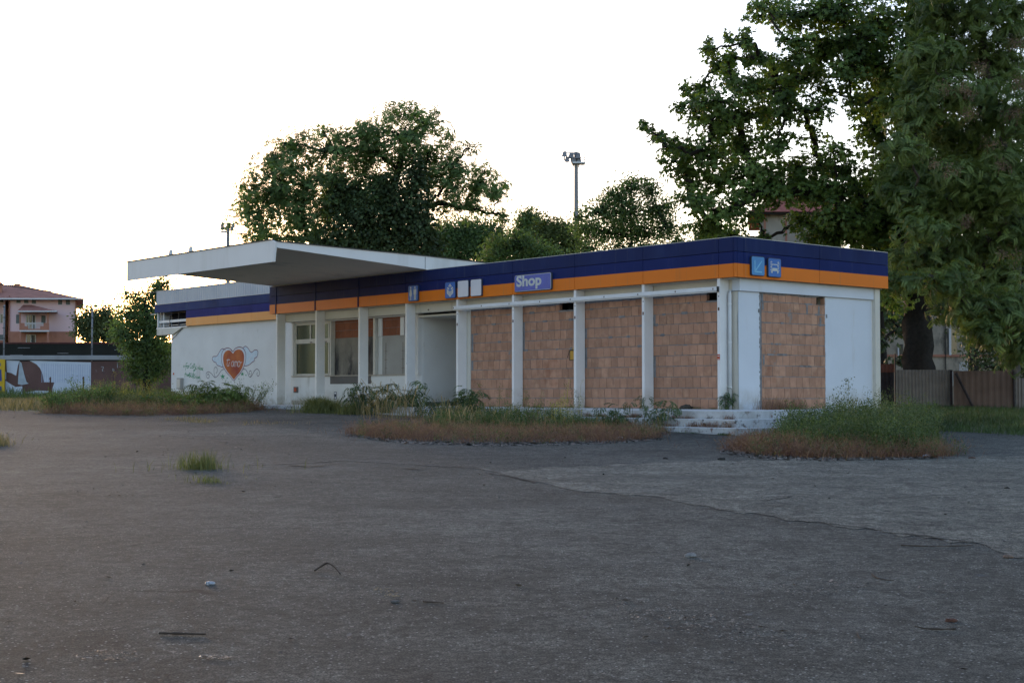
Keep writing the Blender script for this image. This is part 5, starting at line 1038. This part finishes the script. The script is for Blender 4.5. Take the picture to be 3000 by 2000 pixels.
# ------------------------------------------------------------------ shrubs (things) and weeds (stuff)
def shrub(name, label, p, shoots, kind, lm, scl, seed, spread=.5, cat='shrub', group=None, stem=.009):
    """shoots: list of (dx, height) in metres"""
    rs = np.random.default_rng(seed); e = empty(name, p, 0, label, cat, group); lines = []; pos = []; nor = []
    for dx, hgt in shoots:
        tip = np.array([dx, rs.uniform(-.4, .4) * spread, hgt]); b0 = np.array([dx * .35, tip[1] * .3, -.05]); C = curve(b0, tip, .0, 6, rs, .02); lines.append((C, np.linspace(stem, stem * .4, 6)))
        for t in (1.0, .78, .55):
            if rs.random() < .9 or t == 1: q = b0 + (tip - b0) * t; pos.append(q); nor.append([dx, 0, .5])
    V, F = tubes_np(lines, 5); npmesh('stems', V, F, M['stem'], e); pos = np.array(pos); nor = nrm(np.array(nor, float)); V, F, Tn = scatter(PROT[kind], pos, nor, rs.uniform(.8, 1.15, len(pos)) * scl, rs, .2); npmesh('leaves', V, F, lm, e, Tn)
    return e
M['stem'] = mat('green_stem', (.07, .085, .035), .8, .3, 5)
PROT['herb'] = [proto_leafy(120 + i, n=14, r=.10, l=.05, w=.022, droop=.1) for i in range(5)]
PROT['small'] = [proto_leafy(130 + i, n=16, r=.16, l=.08, w=.045, droop=.3) for i in range(5)]
PROT['fuzz'] = [proto_leafy(150 + i, n=22, r=.13, l=.10, w=.006, droop=-.2) for i in range(5)]
PROT['sprout'] = [proto_pinnate(140 + i, k=5, L=.42, n=6, l=.13, w=.045, el=(.1, .9), droop=1.5) for i in range(5)]
def gp(px, py, dz=0): q = spot(px, py); return (q.x, q.y, q.z + dz)
def sh(n0, w_, h_, seed): rr = random.Random(seed); return [(rr.uniform(-w_, w_), h_ * rr.uniform(.55, 1.0) * (1 - .35 * abs(i - n0 / 2) / (n0 / 2))) for i in range(n0)]
M['leaf_sprout'] = leafmat('leaf_sprout', (.045, .075, .028), (.065, .10, .035), .25)
M['leaf_fresh'] = leafmat('leaf_fresh', (.085, .13, .03), (.12, .17, .05), .35)
shrub('ailanthus_shrub', 'dark leafy shrub before the window wall, under the toilet sign', gp(1135, 1214), sh(16, 1.1, .8, 1) + [(-1.0, .75), (.95, .85), (.1, .8)], 'sprout', M['leaf_sprout'], .95, 61)
shrub('ailanthus_shrub', 'feathery sprout at the open passage beside the first bricked bay', gp(1352, 1232), sh(8, .55, .95, 2), 'sprout', M['leaf_sprout'], .8, 62)
shrub('ailanthus_shrub', 'feathery sprout leaning over the platform edge before the third bricked bay', gp(1880, 1262), [(.1, .72), (-.25, .6), (.5, .62), (-.9, .5), (.35, .45), (.7, .5), (-.6, .45)], 'sprout', M['leaf_sprout'], .75, 63)
shrub('ailanthus_shrub', 'small sprout growing from the foot of the shop corner post', tuple(BL(.40, .12, 0)), [(0, .38), (.05, .28), (-.08, .3), (.15, .42)], 'sprout', M['leaf_sprout'], .5, 64)
shrub('broad_shrub', 'tall dark leafy shrub in front of the heart graffiti', gp(640, 1202), sh(20, .75, .85, 5), 'sprout', M['leaf_fresh'], .95, 65)
shrub('broad_shrub', 'airy pale shrub just right of the heart graffiti', gp(725, 1194), sh(30, .9, .95, 6), 'herb', M['leaf_fresh'], 1.1, 66)
shrub('broad_shrub', 'yellow-green shrub below the green handwriting on the wall', gp(570, 1206), sh(20, .9, .55, 7), 'small', M['leaf_fresh'], 1.0, 67)
shrub('broad_shrub', 'leafy shrub covering the meter box at the left end of the shop', gp(500, 1203), sh(18, .9, .5, 8), 'small', M['leaf_mid'], 1.15, 68)
# grass and weeds
def inpoly(P, x, y):
    c = np.zeros(len(x), bool); n = len(P)
    for i in range(n):
        (x0, y0), (x1, y1) = P[i], P[(i + 1) % n]; s = ((y0 > y) != (y1 > y)) & (x < (x1 - x0) * (y - y0) / (y1 - y0 + 1e-9) + x0); c ^= s
    return c
def gv(x, y):
    p = -1.2 - .0055 * x + .0246 * y; c = -.03 - .012 * np.clip(x, 0, 25); d = .08; return -d * np.logaddexp(-p / d, -c / d)
def sample(poly, n, rs, avoid=True):
    P = np.array(poly); out = np.zeros((0, 2))
    for _ in range(60):
        if len(out) >= n: break
        q = rs.uniform(P.min(0), P.max(0), (n * 2, 2)); q = q[inpoly(poly, q[:, 0], q[:, 1])]
        if avoid:
            u = (q[:, 0] - OX) * UX + (q[:, 1] - OY) * UY; v = (q[:, 0] - OX) * VX + (q[:, 1] - OY) * VY
            q = q[~((u > -2.42) & (u < 13.4) & (v > -2.81) & (v < 3.7)) & ~((u > -2) & (u < 31.3) & (v > -2.13) & (v < 6) & ~((u > 21.6) & (v < 1.7)))]
        out = np.concatenate([out, q])
    if len(out) < n: print('SHORT', len(out), n)
    return out[:n]
def clump(xy, rs, s=1.0, seed=0):                      # smooth clumping noise 0..1
    if not len(xy): return np.zeros(0)
    a = np.zeros(len(xy)); r2 = np.random.default_rng(seed)
    for k in range(10):
        f = r2.uniform(.4, 3.2) / s; th = r2.uniform(0, 6.28); a += np.sin((xy[:, 0] * math.cos(th) + xy[:, 1] * math.sin(th)) * f + r2.uniform(0, 6.28)) / (1 + .5 * f)
    a = (a - a.min()) / (a.max() - a.min() + 1e-9); return a
def grass(name, label, poly, n, h, wd, mt, seed, lean=.35, head=0, cat='grass', edge=None, hf=None, gs=1.0, rag=.16):
    rs = np.random.default_rng(seed); xy = sample(poly, n, rs); n = len(xy); xy = xy + rs.normal(0, rag, (n, 1)) * rs.uniform(-1, 1, (n, 2)) * np.where(rs.random(n) < .18, 3.2, 1)[:, None]; cl = .55 * clump(xy, rs, gs, seed) + .45 * clump(xy, rs, gs * .25, seed + 1); keep = rs.random(n) < np.clip((cl - .22) * 2.4, .03, 1); xy = xy[keep]; cl = cl[keep]; n = len(xy)
    z = gv(xy[:, 0], xy[:, 1]) + .0; hh = h * (.25 + .95 * rs.random(n) ** 1.3) * (.35 + 1.2 * cl)
    if hf is not None: hh *= hf(xy)
    az = rs.uniform(0, 6.28, n); d = np.stack([np.cos(az), np.sin(az), np.zeros(n)], 1); s = np.stack([-np.sin(az + rs.normal(0, .8, n)), np.cos(az), np.zeros(n)], 1); b = np.stack([xy[:, 0], xy[:, 1], z], 1)
    ln = (lean * rs.uniform(.2, 1.5, n) * hh)[:, None]; w_ = wd * rs.uniform(.7, 1.3, n)[:, None]; Z = np.array([0, 0, 1.])
    m1 = b + d * ln * .25 + Z * hh[:, None] * .55; t = b + d * ln + Z * hh[:, None]
    V = np.stack([b - s * w_ / 2, b + s * w_ / 2, m1 + s * w_ / 2, m1 - s * w_ / 2, m1 - s * w_ / 2, m1 + s * w_ / 2, t + s * w_ * (.1 + head), t - s * w_ * (.1 + head)], 1).reshape(-1, 3)
    F = np.arange(len(V)).reshape(-1, 4); tone = np.repeat(np.clip(rs.normal(.5, .25, n), 0, 1), 2)
    o = npmesh(name, V, F, mt, None, tone); o['kind'] = 'stuff'; return tag(o, label, cat)
def herbs(name, label, poly, n, h, kind, scl, mt, seed, hf=None, per=4, cat='weeds'):
    rs = np.random.default_rng(seed); xy = sample(poly, n, rs); xy = xy + rs.normal(0, .16, xy.shape); cl = clump(xy, rs, 1, seed); hh = h * rs.uniform(.5, 1.1, n) * (.6 + .6 * cl)
    if hf is not None: hh *= hf(xy)
    z = gv(xy[:, 0], xy[:, 1]); lines = []; pos = []; n = len(xy)
    for i in range(n):
        b = np.array([xy[i, 0], xy[i, 1], z[i] - .02]); t = b + np.array([rs.normal(0, .10), rs.normal(0, .10), hh[i]]); lines.append((curve(b, t, 0, 3), [.006, .004, .002]))
        for k in range(per): pos.append(b + (t - b) * (1 - k / per * .85) + rs.normal(0, .03, 3))
    V, F = tubes_np(lines, 3); pos = np.array(pos); V2, F2, T2 = scatter(PROT[kind], pos, np.tile([0, 0, 1.], (len(pos), 1)), rs.uniform(.7, 1.2, len(pos)) * scl, rs, .5)
    o = npmesh(name, np.concatenate([V, V2]), np.concatenate([F, F2 + len(V)]), mt, None, np.concatenate([np.full(len(F), .5), T2])); o['kind'] = 'stuff'; return tag(o, label, cat)
M['g_red'] = leafmat('grass_reddish', (.17, .068, .062), (.25, .155, .095), .3, .35, .6, True); M['g_straw'] = leafmat('grass_straw', (.17, .15, .07), (.30, .21, .12), .3, .3, .6, True)
M['g_green'] = leafmat('grass_green', (.045, .078, .026), (.115, .145, .050), .3, .3, .6, True); M['g_dark'] = leafmat('grass_dark', (.040, .065, .022), (.06, .09, .03), .25); M['g_olive'] = leafmat('grass_olive', (.085, .11, .03), (.18, .17, .07), .3, .3, .6, True)
M['flower'] = leafmat('yellow_flowers', (.42, .34, .05), (.5, .42, .1), .3, .2)
def PL(L): return [tuple(spot(*p))[:2] for p in L]
A = PL([(1018, 1272), (1090, 1284), (1200, 1293), (1330, 1299), (1450, 1301), (1600, 1298), (1750, 1296), (1850, 1291), (1925, 1285), (1965, 1262), (1940, 1240), (1800, 1232), (1600, 1226), (1400, 1224), (1300, 1224), (1200, 1236), (1090, 1254)])
A2 = PL([(1270, 1262), (1600, 1268), (1850, 1262), (1940, 1270), (1975, 1258), (1940, 1236), (1700, 1228), (1400, 1222), (1290, 1224)])
AF = PL([(1018, 1272), (1090, 1285), (1200, 1294), (1330, 1300), (1450, 1302), (1600, 1299), (1750, 1297), (1850, 1292), (1925, 1286), (1900, 1268), (1600, 1272), (1300, 1268), (1120, 1256)])
grass('dry_grass', 'low reddish dry grass at the foot of the long weed patch before the bricked bays', AF, 11000, .18, .006, M['g_red'], 201, 1.1)
herbs('dry_grass', 'fuzzy reddish seed heads floating over the front of the long weed patch', AF, 900, .20, 'fuzz', .9, M['g_red'], 208, per=2, cat='grass')
grass('dry_grass', 'reddish grass running through the middle of the weed patch before the bricked bays', A, 9000, .22, .006, M['g_red'], 202, 1.0)
grass('green_grass', 'fresh green grass behind the reddish grass before the bricked bays', A2, 15000, .24, .009, M['g_green'], 203, .35)
grass('straw_grass', 'pale seeding grass stalks standing in the long weed patch', A2, 1500, .42, .009, M['g_straw'], 204, .25, .9)
herbs('weeds', 'small green weeds mixed into the reddish front of the long patch', AF, 150, .26, 'herb', .75, M['g_green'], 209, per=4)
herbs('weeds', 'leafy green weeds along the platform edge before the bricked bays', A2, 260, .42, 'herb', .9, M['g_green'], 205, per=6)
herbs('weeds', 'taller sparse weeds rising in front of the bricks', PL([(1380, 1262), (1700, 1264), (1700, 1250), (1400, 1246)]), 28, .95, 'herb', .7, M['g_olive'], 206, per=8)
herbs('yellow_flowers', 'loose yellow flower stalks standing before the second bricked bay', PL([(1590, 1262), (1690, 1264), (1680, 1252), (1600, 1250)]), 14, .95, 'herb', .5, M['flower'], 207, per=5)
Bp = PL([(2136, 1322), (2250, 1337), (2400, 1344), (2600, 1343), (2770, 1339), (2795, 1310), (2780, 1280), (2600, 1270), (2400, 1268), (2300, 1272), (2200, 1290)])
Bg = PL([(2290, 1322), (2400, 1334), (2600, 1336), (2700, 1332), (2730, 1305), (2720, 1270), (2600, 1255), (2400, 1255), (2310, 1268)])
grass('dry_grass', 'reddish dry grass at the left foot of the weed patch by the steps corner', PL([(2136, 1322), (2250, 1337), (2400, 1345), (2600, 1344), (2770, 1340), (2780, 1325), (2500, 1325), (2330, 1308), (2200, 1300)]), 9500, .17, .006, M['g_red'], 211, 1.1)
herbs('dry_grass', 'fuzzy reddish seed heads over the front of the right weed patch', PL([(2136, 1322), (2250, 1337), (2400, 1344), (2600, 1342), (2770, 1338), (2780, 1325), (2500, 1322), (2330, 1305), (2200, 1298)]), 850, .19, 'fuzz', .85, M['g_red'], 216, per=2, cat='grass')
grass('green_grass', 'dense green grass in the weed patch right of the steps', Bg, 12000, .34, .009, M['g_green'], 212, .4)
herbs('weeds', 'small green weeds mixed into the reddish front of the right patch', PL([(2180, 1318), (2250, 1335), (2400, 1343), (2770, 1338), (2780, 1325), (2400, 1318)]), 150, .26, 'herb', .75, M['g_green'], 217, per=4)
herbs('weeds', 'tall green leafy weeds hiding the right part of the steps', Bg, 520, .66, 'herb', 1.0, M['g_green'], 213, per=7)
herbs('weeds', 'tallest pale green weed stems at the right end of the weed patch', PL([(2420, 1300), (2720, 1310), (2730, 1285), (2450, 1275)]), 60, 1.05, 'herb', .8, M['g_olive'], 214, per=9)
Cp = PL([(908, 1211), (1000, 1215), (1225, 1215), (1235, 1209), (1180, 1204), (1000, 1203), (915, 1206)])
grass('green_grass', 'short dull green grass along the platform under the canopy', Cp, 12000, .34, .012, M['g_olive'], 221, .5)
grass('straw_grass', 'thin drooping seed stalks before the window wall shrub', PL([(1060, 1225), (1250, 1235), (1250, 1215), (1060, 1212)]), 260, .75, .010, M['g_straw'], 222, .5, .8)
herbs('weeds', 'dark weeds at the platform edge before the open passage', PL([(1225, 1230), (1400, 1240), (1400, 1230), (1230, 1222)]), 45, .40, 'herb', 1.2, M['g_dark'], 223, per=5)
# left meadow
ML = PL([(-250, 1206), (0, 1206), (110, 1213), (300, 1217), (420, 1219), (560, 1214), (700, 1209), (760, 1201), (760, 1194), (500, 1188), (200, 1183), (-250, 1183)])
MR = PL([(130, 1212), (300, 1218), (420, 1220), (560, 1216), (700, 1210), (770, 1202), (740, 1197), (500, 1200), (300, 1203), (180, 1203)])
MB_ = [(-46, 75.5), (-46, 60), (-20, 56), (-8.8, 50), (-9.2, 46), (-14, 52), (-16, 66), (-17, 75.5)]
grass('straw_grass', 'pale dry grass plain at the left edge before the boundary wall', [(-26, 41), (-14.8, 41.2), (-12, 42), (-12.5, 50), (-17, 66), (-30, 70), (-42, 66)], 60000, .24, .022, M['g_straw'], 231, .5, hf=lambda q: .7 + .6 * clump(q, None, 3, 5))
grass('dry_grass', 'reddish dry grass rim along the asphalt before the left wing', MR, 10000, .14, .010, M['g_red'], 232, 1.1)
herbs('dry_grass', 'fuzzy reddish seed heads along the rim of the left meadow', MR, 1000, .15, 'fuzz', 1.1, M['g_red'], 237, per=2, cat='grass')
grass('green_grass', 'green meadow grass at the foot of the boundary wall', [(-46, 75.4), (-46, 68), (-30, 66), (-18, 64), (-14, 60), (-12, 66), (-14, 75.4)], 36000, .60, .028, M['g_green'], 233, .35)
MG = PL([(215, 1202), (330, 1206), (460, 1208), (600, 1206), (745, 1198), (740, 1190), (500, 1186), (330, 1186), (230, 1190)])
grass('green_grass', 'tall soft green grass before the left end of the shop', MG, 30000, .34, .018, M['g_green'], 234, .35, hf=lambda q: .5 + .9 * clump(q, None, 2, 8))
herbs('weeds', 'small green weeds mixed into the reddish rim of the left meadow', MR, 160, .24, 'herb', .9, M['g_olive'], 238, per=4)
herbs('weeds', 'green leafy weeds before the left end of the shop', MG, 380, .46, 'small', .75, M['g_olive'], 235, per=6, hf=lambda q: .6 + .7 * clump(q, None, 2, 8))
herbs('yellow_flowers', 'yellow flowering weeds topping the meadow left of the shop', PL([(225, 1197), (460, 1198), (450, 1188), (260, 1188)]), 150, .95, 'herb', .5, M['flower'], 236, per=2)
for i, (x, y, wd_, hg, lb) in enumerate(((268, 1200, .7, .95, 'round soft green bush alone in the pale grass, left one'), (175, 1207, .45, .62, 'smallest soft green bush in the pale grass before the poster wall'))):
    shrub('meadow_bush', lb, gp(x, y), sh(60, wd_, hg, 70 + i), 'herb', M['leaf_mid'], 1.3, 80 + i, 1.6)
# right-hand grass
RP = PL([(2640, 1262), (2780, 1266), (2900, 1272), (3080, 1284), (3080, 1215), (2800, 1205), (2640, 1205)])
grass('green_grass', 'dark shaded grass before the fence panels on the right', RP + [], 42000, .20, .012, M['g_dark'], 241, .45)
grass('green_grass', 'taller dark weeds at the foot of the fence panels', [(11, 45), (22, 38), (30, 50), (26, 53.5), (16, 53.5), (15, 50)], 22000, .26, .014, M['g_dark'], 242, .4)
# tufts in the yard
for i, (poly, n_, h_, lb) in enumerate((([(535, 1379), (630, 1379), (632, 1370), (540, 1368)], 900, .22, 'bright green grass tuft growing from the open asphalt'), ([(592, 1420), (650, 1419), (645, 1412), (600, 1411)], 350, .11, 'smaller green tuft just nearer than the bright green one'))):
    grass('grass_tuft', lb, PL(poly), n_, h_, .006, M['g_olive'], 250 + i, .5)
for i, (poly, n_, h_, lb) in enumerate((([(-60, 1310), (25, 1310), (22, 1298), (-60, 1296)], 900, .2, 'pale grass tuft at the left picture edge on the asphalt'), ([(470, 1232), (600, 1242), (640, 1235), (560, 1225)], 1200, .08, 'thin dry grass in the asphalt joints before the left wing'), ([(700, 1250), (900, 1243), (900, 1240), (720, 1240)], 300, .08, 'sparse dry blades in the asphalt before the canopy'))):
    grass('grass_tuft', lb, PL(poly), n_, h_, .007, M['g_straw'], 260 + i, .5)
def onsteps(name, label, u0, u1, v0, v1, z, n, h, mt, seed, w_=.006):
    rs = np.random.default_rng(seed); V = []; 
    for i in range(n):
        c = rs.integers(0, 9); r2 = np.random.default_rng(seed * 10 + c); u = u0 + (u1 - u0) * r2.random() + rs.normal(0, .10); v = v0 + (v1 - v0) * rs.random(); b = np.array(tuple(BL(u, v, z))); hh = h * rs.uniform(.3, 1.1) * r2.uniform(.4, 1.1); a = rs.uniform(0, 6.28); d = np.array([math.cos(a), math.sin(a), 0]); s = np.array([-d[1], d[0], 0]) * w_ / 2
        t = b + d * hh * .5 + np.array([0, 0, hh]); V += [b - s, b + s, t + s * .5, t - s * .5]
    o = npmesh(name, np.array(V), np.arange(len(V)).reshape(-1, 4), mt, None, rs.random(n)); o['kind'] = 'stuff'; return tag(o, label, 'grass')
onsteps('dry_grass', 'reddish dry stalks in the joint of the top riser', -1.75, 3, -2.13, -2.2, -.172, 900, .14, M['g_red'], 271)
onsteps('dry_grass', 'reddish dry stalks in the joint of the middle riser', -2.0, 3, -2.48, -2.55, -.338, 900, .14, M['g_red'], 272)
onsteps('dry_grass', 'dark little weeds at the foot of the lowest step', -2.4, 1, -2.82, -2.95, -.50, 1500, .15, M['g_dark'], 273)
onsteps('dry_grass', 'reddish dry tufts at the foot of the right shop wall', -.2, -.6, .4, 1.9, 0, 900, .30, M['g_red'], 274)
onsteps('dry_grass', 'small dry tufts on the side steps by the corner', -2.5, -2.75, -2.6, 1.5, -.50, 900, .2, M['g_dark'], 275)
onsteps('dry_grass', 'thin line of dirt and blades along the foot of the bricks', 0.6, 10, .3, .36, 0, 1200, .07, M['g_straw'], 276)
# ------------------------------------------------------------------ litter on the asphalt
M['stick'] = mat('dead_wood', (.055, .042, .032), .95, .3, 20); M['chip'] = leafmat('litter_chips', (.07, .06, .048), (.13, .11, .09), 0, .7)
def stick(label, pts, r, name='fallen_stick', grp='fallen sticks on the asphalt', twigs=()):
    P = [spot(*p[:2]) for p in pts]; m = MB(); Q = [Vector((q.x, q.y, q.z + .015 + r + (pts[i][2] if len(pts[i]) > 2 else 0))) for i, q in enumerate(P)]
    Q = [Vector(q) for q in smooth_pts(Q, 4)]; c = Q[len(Q) // 2].copy(); rr_ = [r * random.uniform(.7, 1.2) * (1 - .5 * i / len(Q)) for i in range(len(Q))]; m.tube([q - c for q in Q], rr_, 7); o = m.build(name, M['stick'], smooth=True); o.location = c; return tag(o, label, 'stick', grp)
stick('thick straight dead stick lying near the bottom left', [(466, 1866), (510, 1867), (560, 1868), (603, 1869)], .009)
stick('bent dead branch arching off the asphalt left of the middle', [(922, 1680), (940, 1676, .02), (960, 1676, .045), (980, 1682, .03), (997, 1690)], .009)
stick('short curved twig at the bottom right', [(2800, 1851), (2760, 1852), (2710, 1850), (2680, 1848, .01)], .006)
stick('thin bowed twig in the right foreground', [(2555, 1688), (2570, 1700), (2600, 1706), (2620, 1707)], .005)
stick('thin long twig near the crack on the right', [(2640, 1604), (2740, 1606), (2850, 1604)], .006)
stick('pale curled twig at the bottom of the picture', [(2512, 1862), (2518, 1876), (2532, 1882)], .004)
stick('thin twig left of the middle on dark asphalt', [(1240, 1770), (1300, 1774)], .005)
o = lump('plastic_scrap', gp(615, 1717, .012), (.032, .022, .016), mat('crumpled_foil', (.3, .32, .35), .25, .3, 60, metallic=.3), 'small crumpled silvery scrap on the dark asphalt at the left', 'litter', 11)
for i, (x, y, s_, c, lb) in enumerate(((2953, 1638, .04, (.16, .11, .08), 'brown dry leaf lump at the right edge'), (2788, 1826, .032, (.10, .045, .03), 'reddish brown dry pod at the bottom right'), (2113, 1349, .06, (.03, .028, .025), 'small dark stone before the right weed patch'), (1815, 1287, .07, (.4, .42, .45), 'white crumpled paper at the rim of the long weed patch'), (2714, 1340, .06, (.42, .46, .55), 'pale crumpled bag at the rim of the right weed patch'), (1157, 1770, .025, (.09, .085, .08), 'grey stone on the open asphalt in the middle'), (2848, 1345, .05, (.10, .06, .045), 'brown leaf on the pale asphalt at the right'), (2950, 1434, .035, (.03, .025, .02), 'tiny dark stone on the pale asphalt at the right'), (2023, 1636, .05, (.2, .19, .18), 'grey tangle of dry stalks right of the middle'), (1950, 1346, .04, (.05, .045, .04), 'tiny dark pebble at the end of the long patch'))):
    lump('litter_piece', gp(x, y, .012), (s_, s_ * .8, s_ * .45), mat('litter_%d' % i, c, .8, .4, 40), lb, 'litter', 20 + i)
def chips(name, label, poly, n, smin, smax, mt, seed, flatness=.35):
    rs = np.random.default_rng(seed); xy = sample(poly, n, rs, True); n = len(xy); s = rs.uniform(smin, smax, n) ** 1.0; s = np.where(rs.random(n) < .08, s * 1.8, s); a = rs.uniform(0, 6.28, n); el = rs.uniform(1, 3.2, n); z = gv(xy[:, 0], xy[:, 1]) + .021
    d = np.stack([np.cos(a), np.sin(a), rs.normal(0, flatness * .15, n)], 1) * (s * el)[:, None]; e2 = np.stack([-np.sin(a), np.cos(a), rs.normal(0, flatness, n)], 1) * s[:, None]; c = np.stack([xy[:, 0], xy[:, 1], z + s * .3], 1)
    V = np.stack([c - d, c - e2, c + d, c + e2], 1).reshape(-1, 3); o = npmesh(name, V, np.arange(len(V)).reshape(-1, 4), mt, None, rs.random(n)); o['kind'] = 'stuff'; return tag(o, label, 'debris')
YD = [(-9, 6), (9, 6), (14, 28), (5, 28), (-4, 29), (-12, 37), (-20, 38)]
chips('grit', 'fine pale chips and grit scattered over the asphalt', [(-3.2, 6.5), (3.2, 6.5), (8, 18), (-8, 18)], 6000, .0008, .0022, M['chip'], 301)
chips('grit', 'coarser chips and dry stalks scattered across the far asphalt', YD, 2600, .004, .011, M['chip'], 302)
M['leaflitter'] = leafmat('leaf_litter', (.06, .048, .038), (.20, .16, .12), 0, .8)
chips('leaf_litter', 'long heap of dead leaves and seeds in the right foreground', PL([(1740, 1750), (1900, 1768), (2060, 1800), (2220, 1835), (2400, 1866), (2300, 1905), (2100, 1885), (1880, 1835)]), 620, .002, .006, M['leaflitter'], 311, .35)
chips('leaf_litter', 'dark litter streak at the bottom left', PL([(200, 1925), (300, 1900), (420, 1920), (400, 1945), (240, 1945)]), 110, .002, .005, M['leaflitter'], 312, .3)
chips('leaf_litter', 'dark litter streak left of the bottom middle', PL([(560, 1930), (640, 1928), (700, 1938), (620, 1942)]), 90, .002, .005, M['leaflitter'], 313, .3)
chips('leaf_litter', 'pale litter spot in the middle foreground', PL([(1090, 1730), (1140, 1728), (1175, 1755), (1130, 1760)]), 120, .002, .005, M['g_straw'], 314, .2)
chips('leaf_litter', 'thin litter in a furrow of the right foreground', PL([(2230, 1720), (2400, 1712), (2560, 1715), (2500, 1738), (2330, 1748)]), 200, .002, .006, M['leaflitter'], 315, .3)
chips('grit', 'grit and flakes along the rim of the long weed patch', PL([(1015, 1270), (1200, 1290), (1450, 1299), (1750, 1294), (1930, 1283), (1960, 1290), (1750, 1304), (1450, 1310), (1180, 1303), (1010, 1280)]), 2600, .006, .018, M['chip'], 321)
chips('grit', 'grit and flakes along the rim of the right weed patch', PL([(2120, 1318), (2250, 1335), (2400, 1343), (2770, 1338), (2800, 1346), (2400, 1354), (2230, 1348), (2100, 1330)]), 2600, .005, .016, M['chip'], 322)
SC.cycles.max_bounces = 8; SC.cycles.transparent_max_bounces = 12
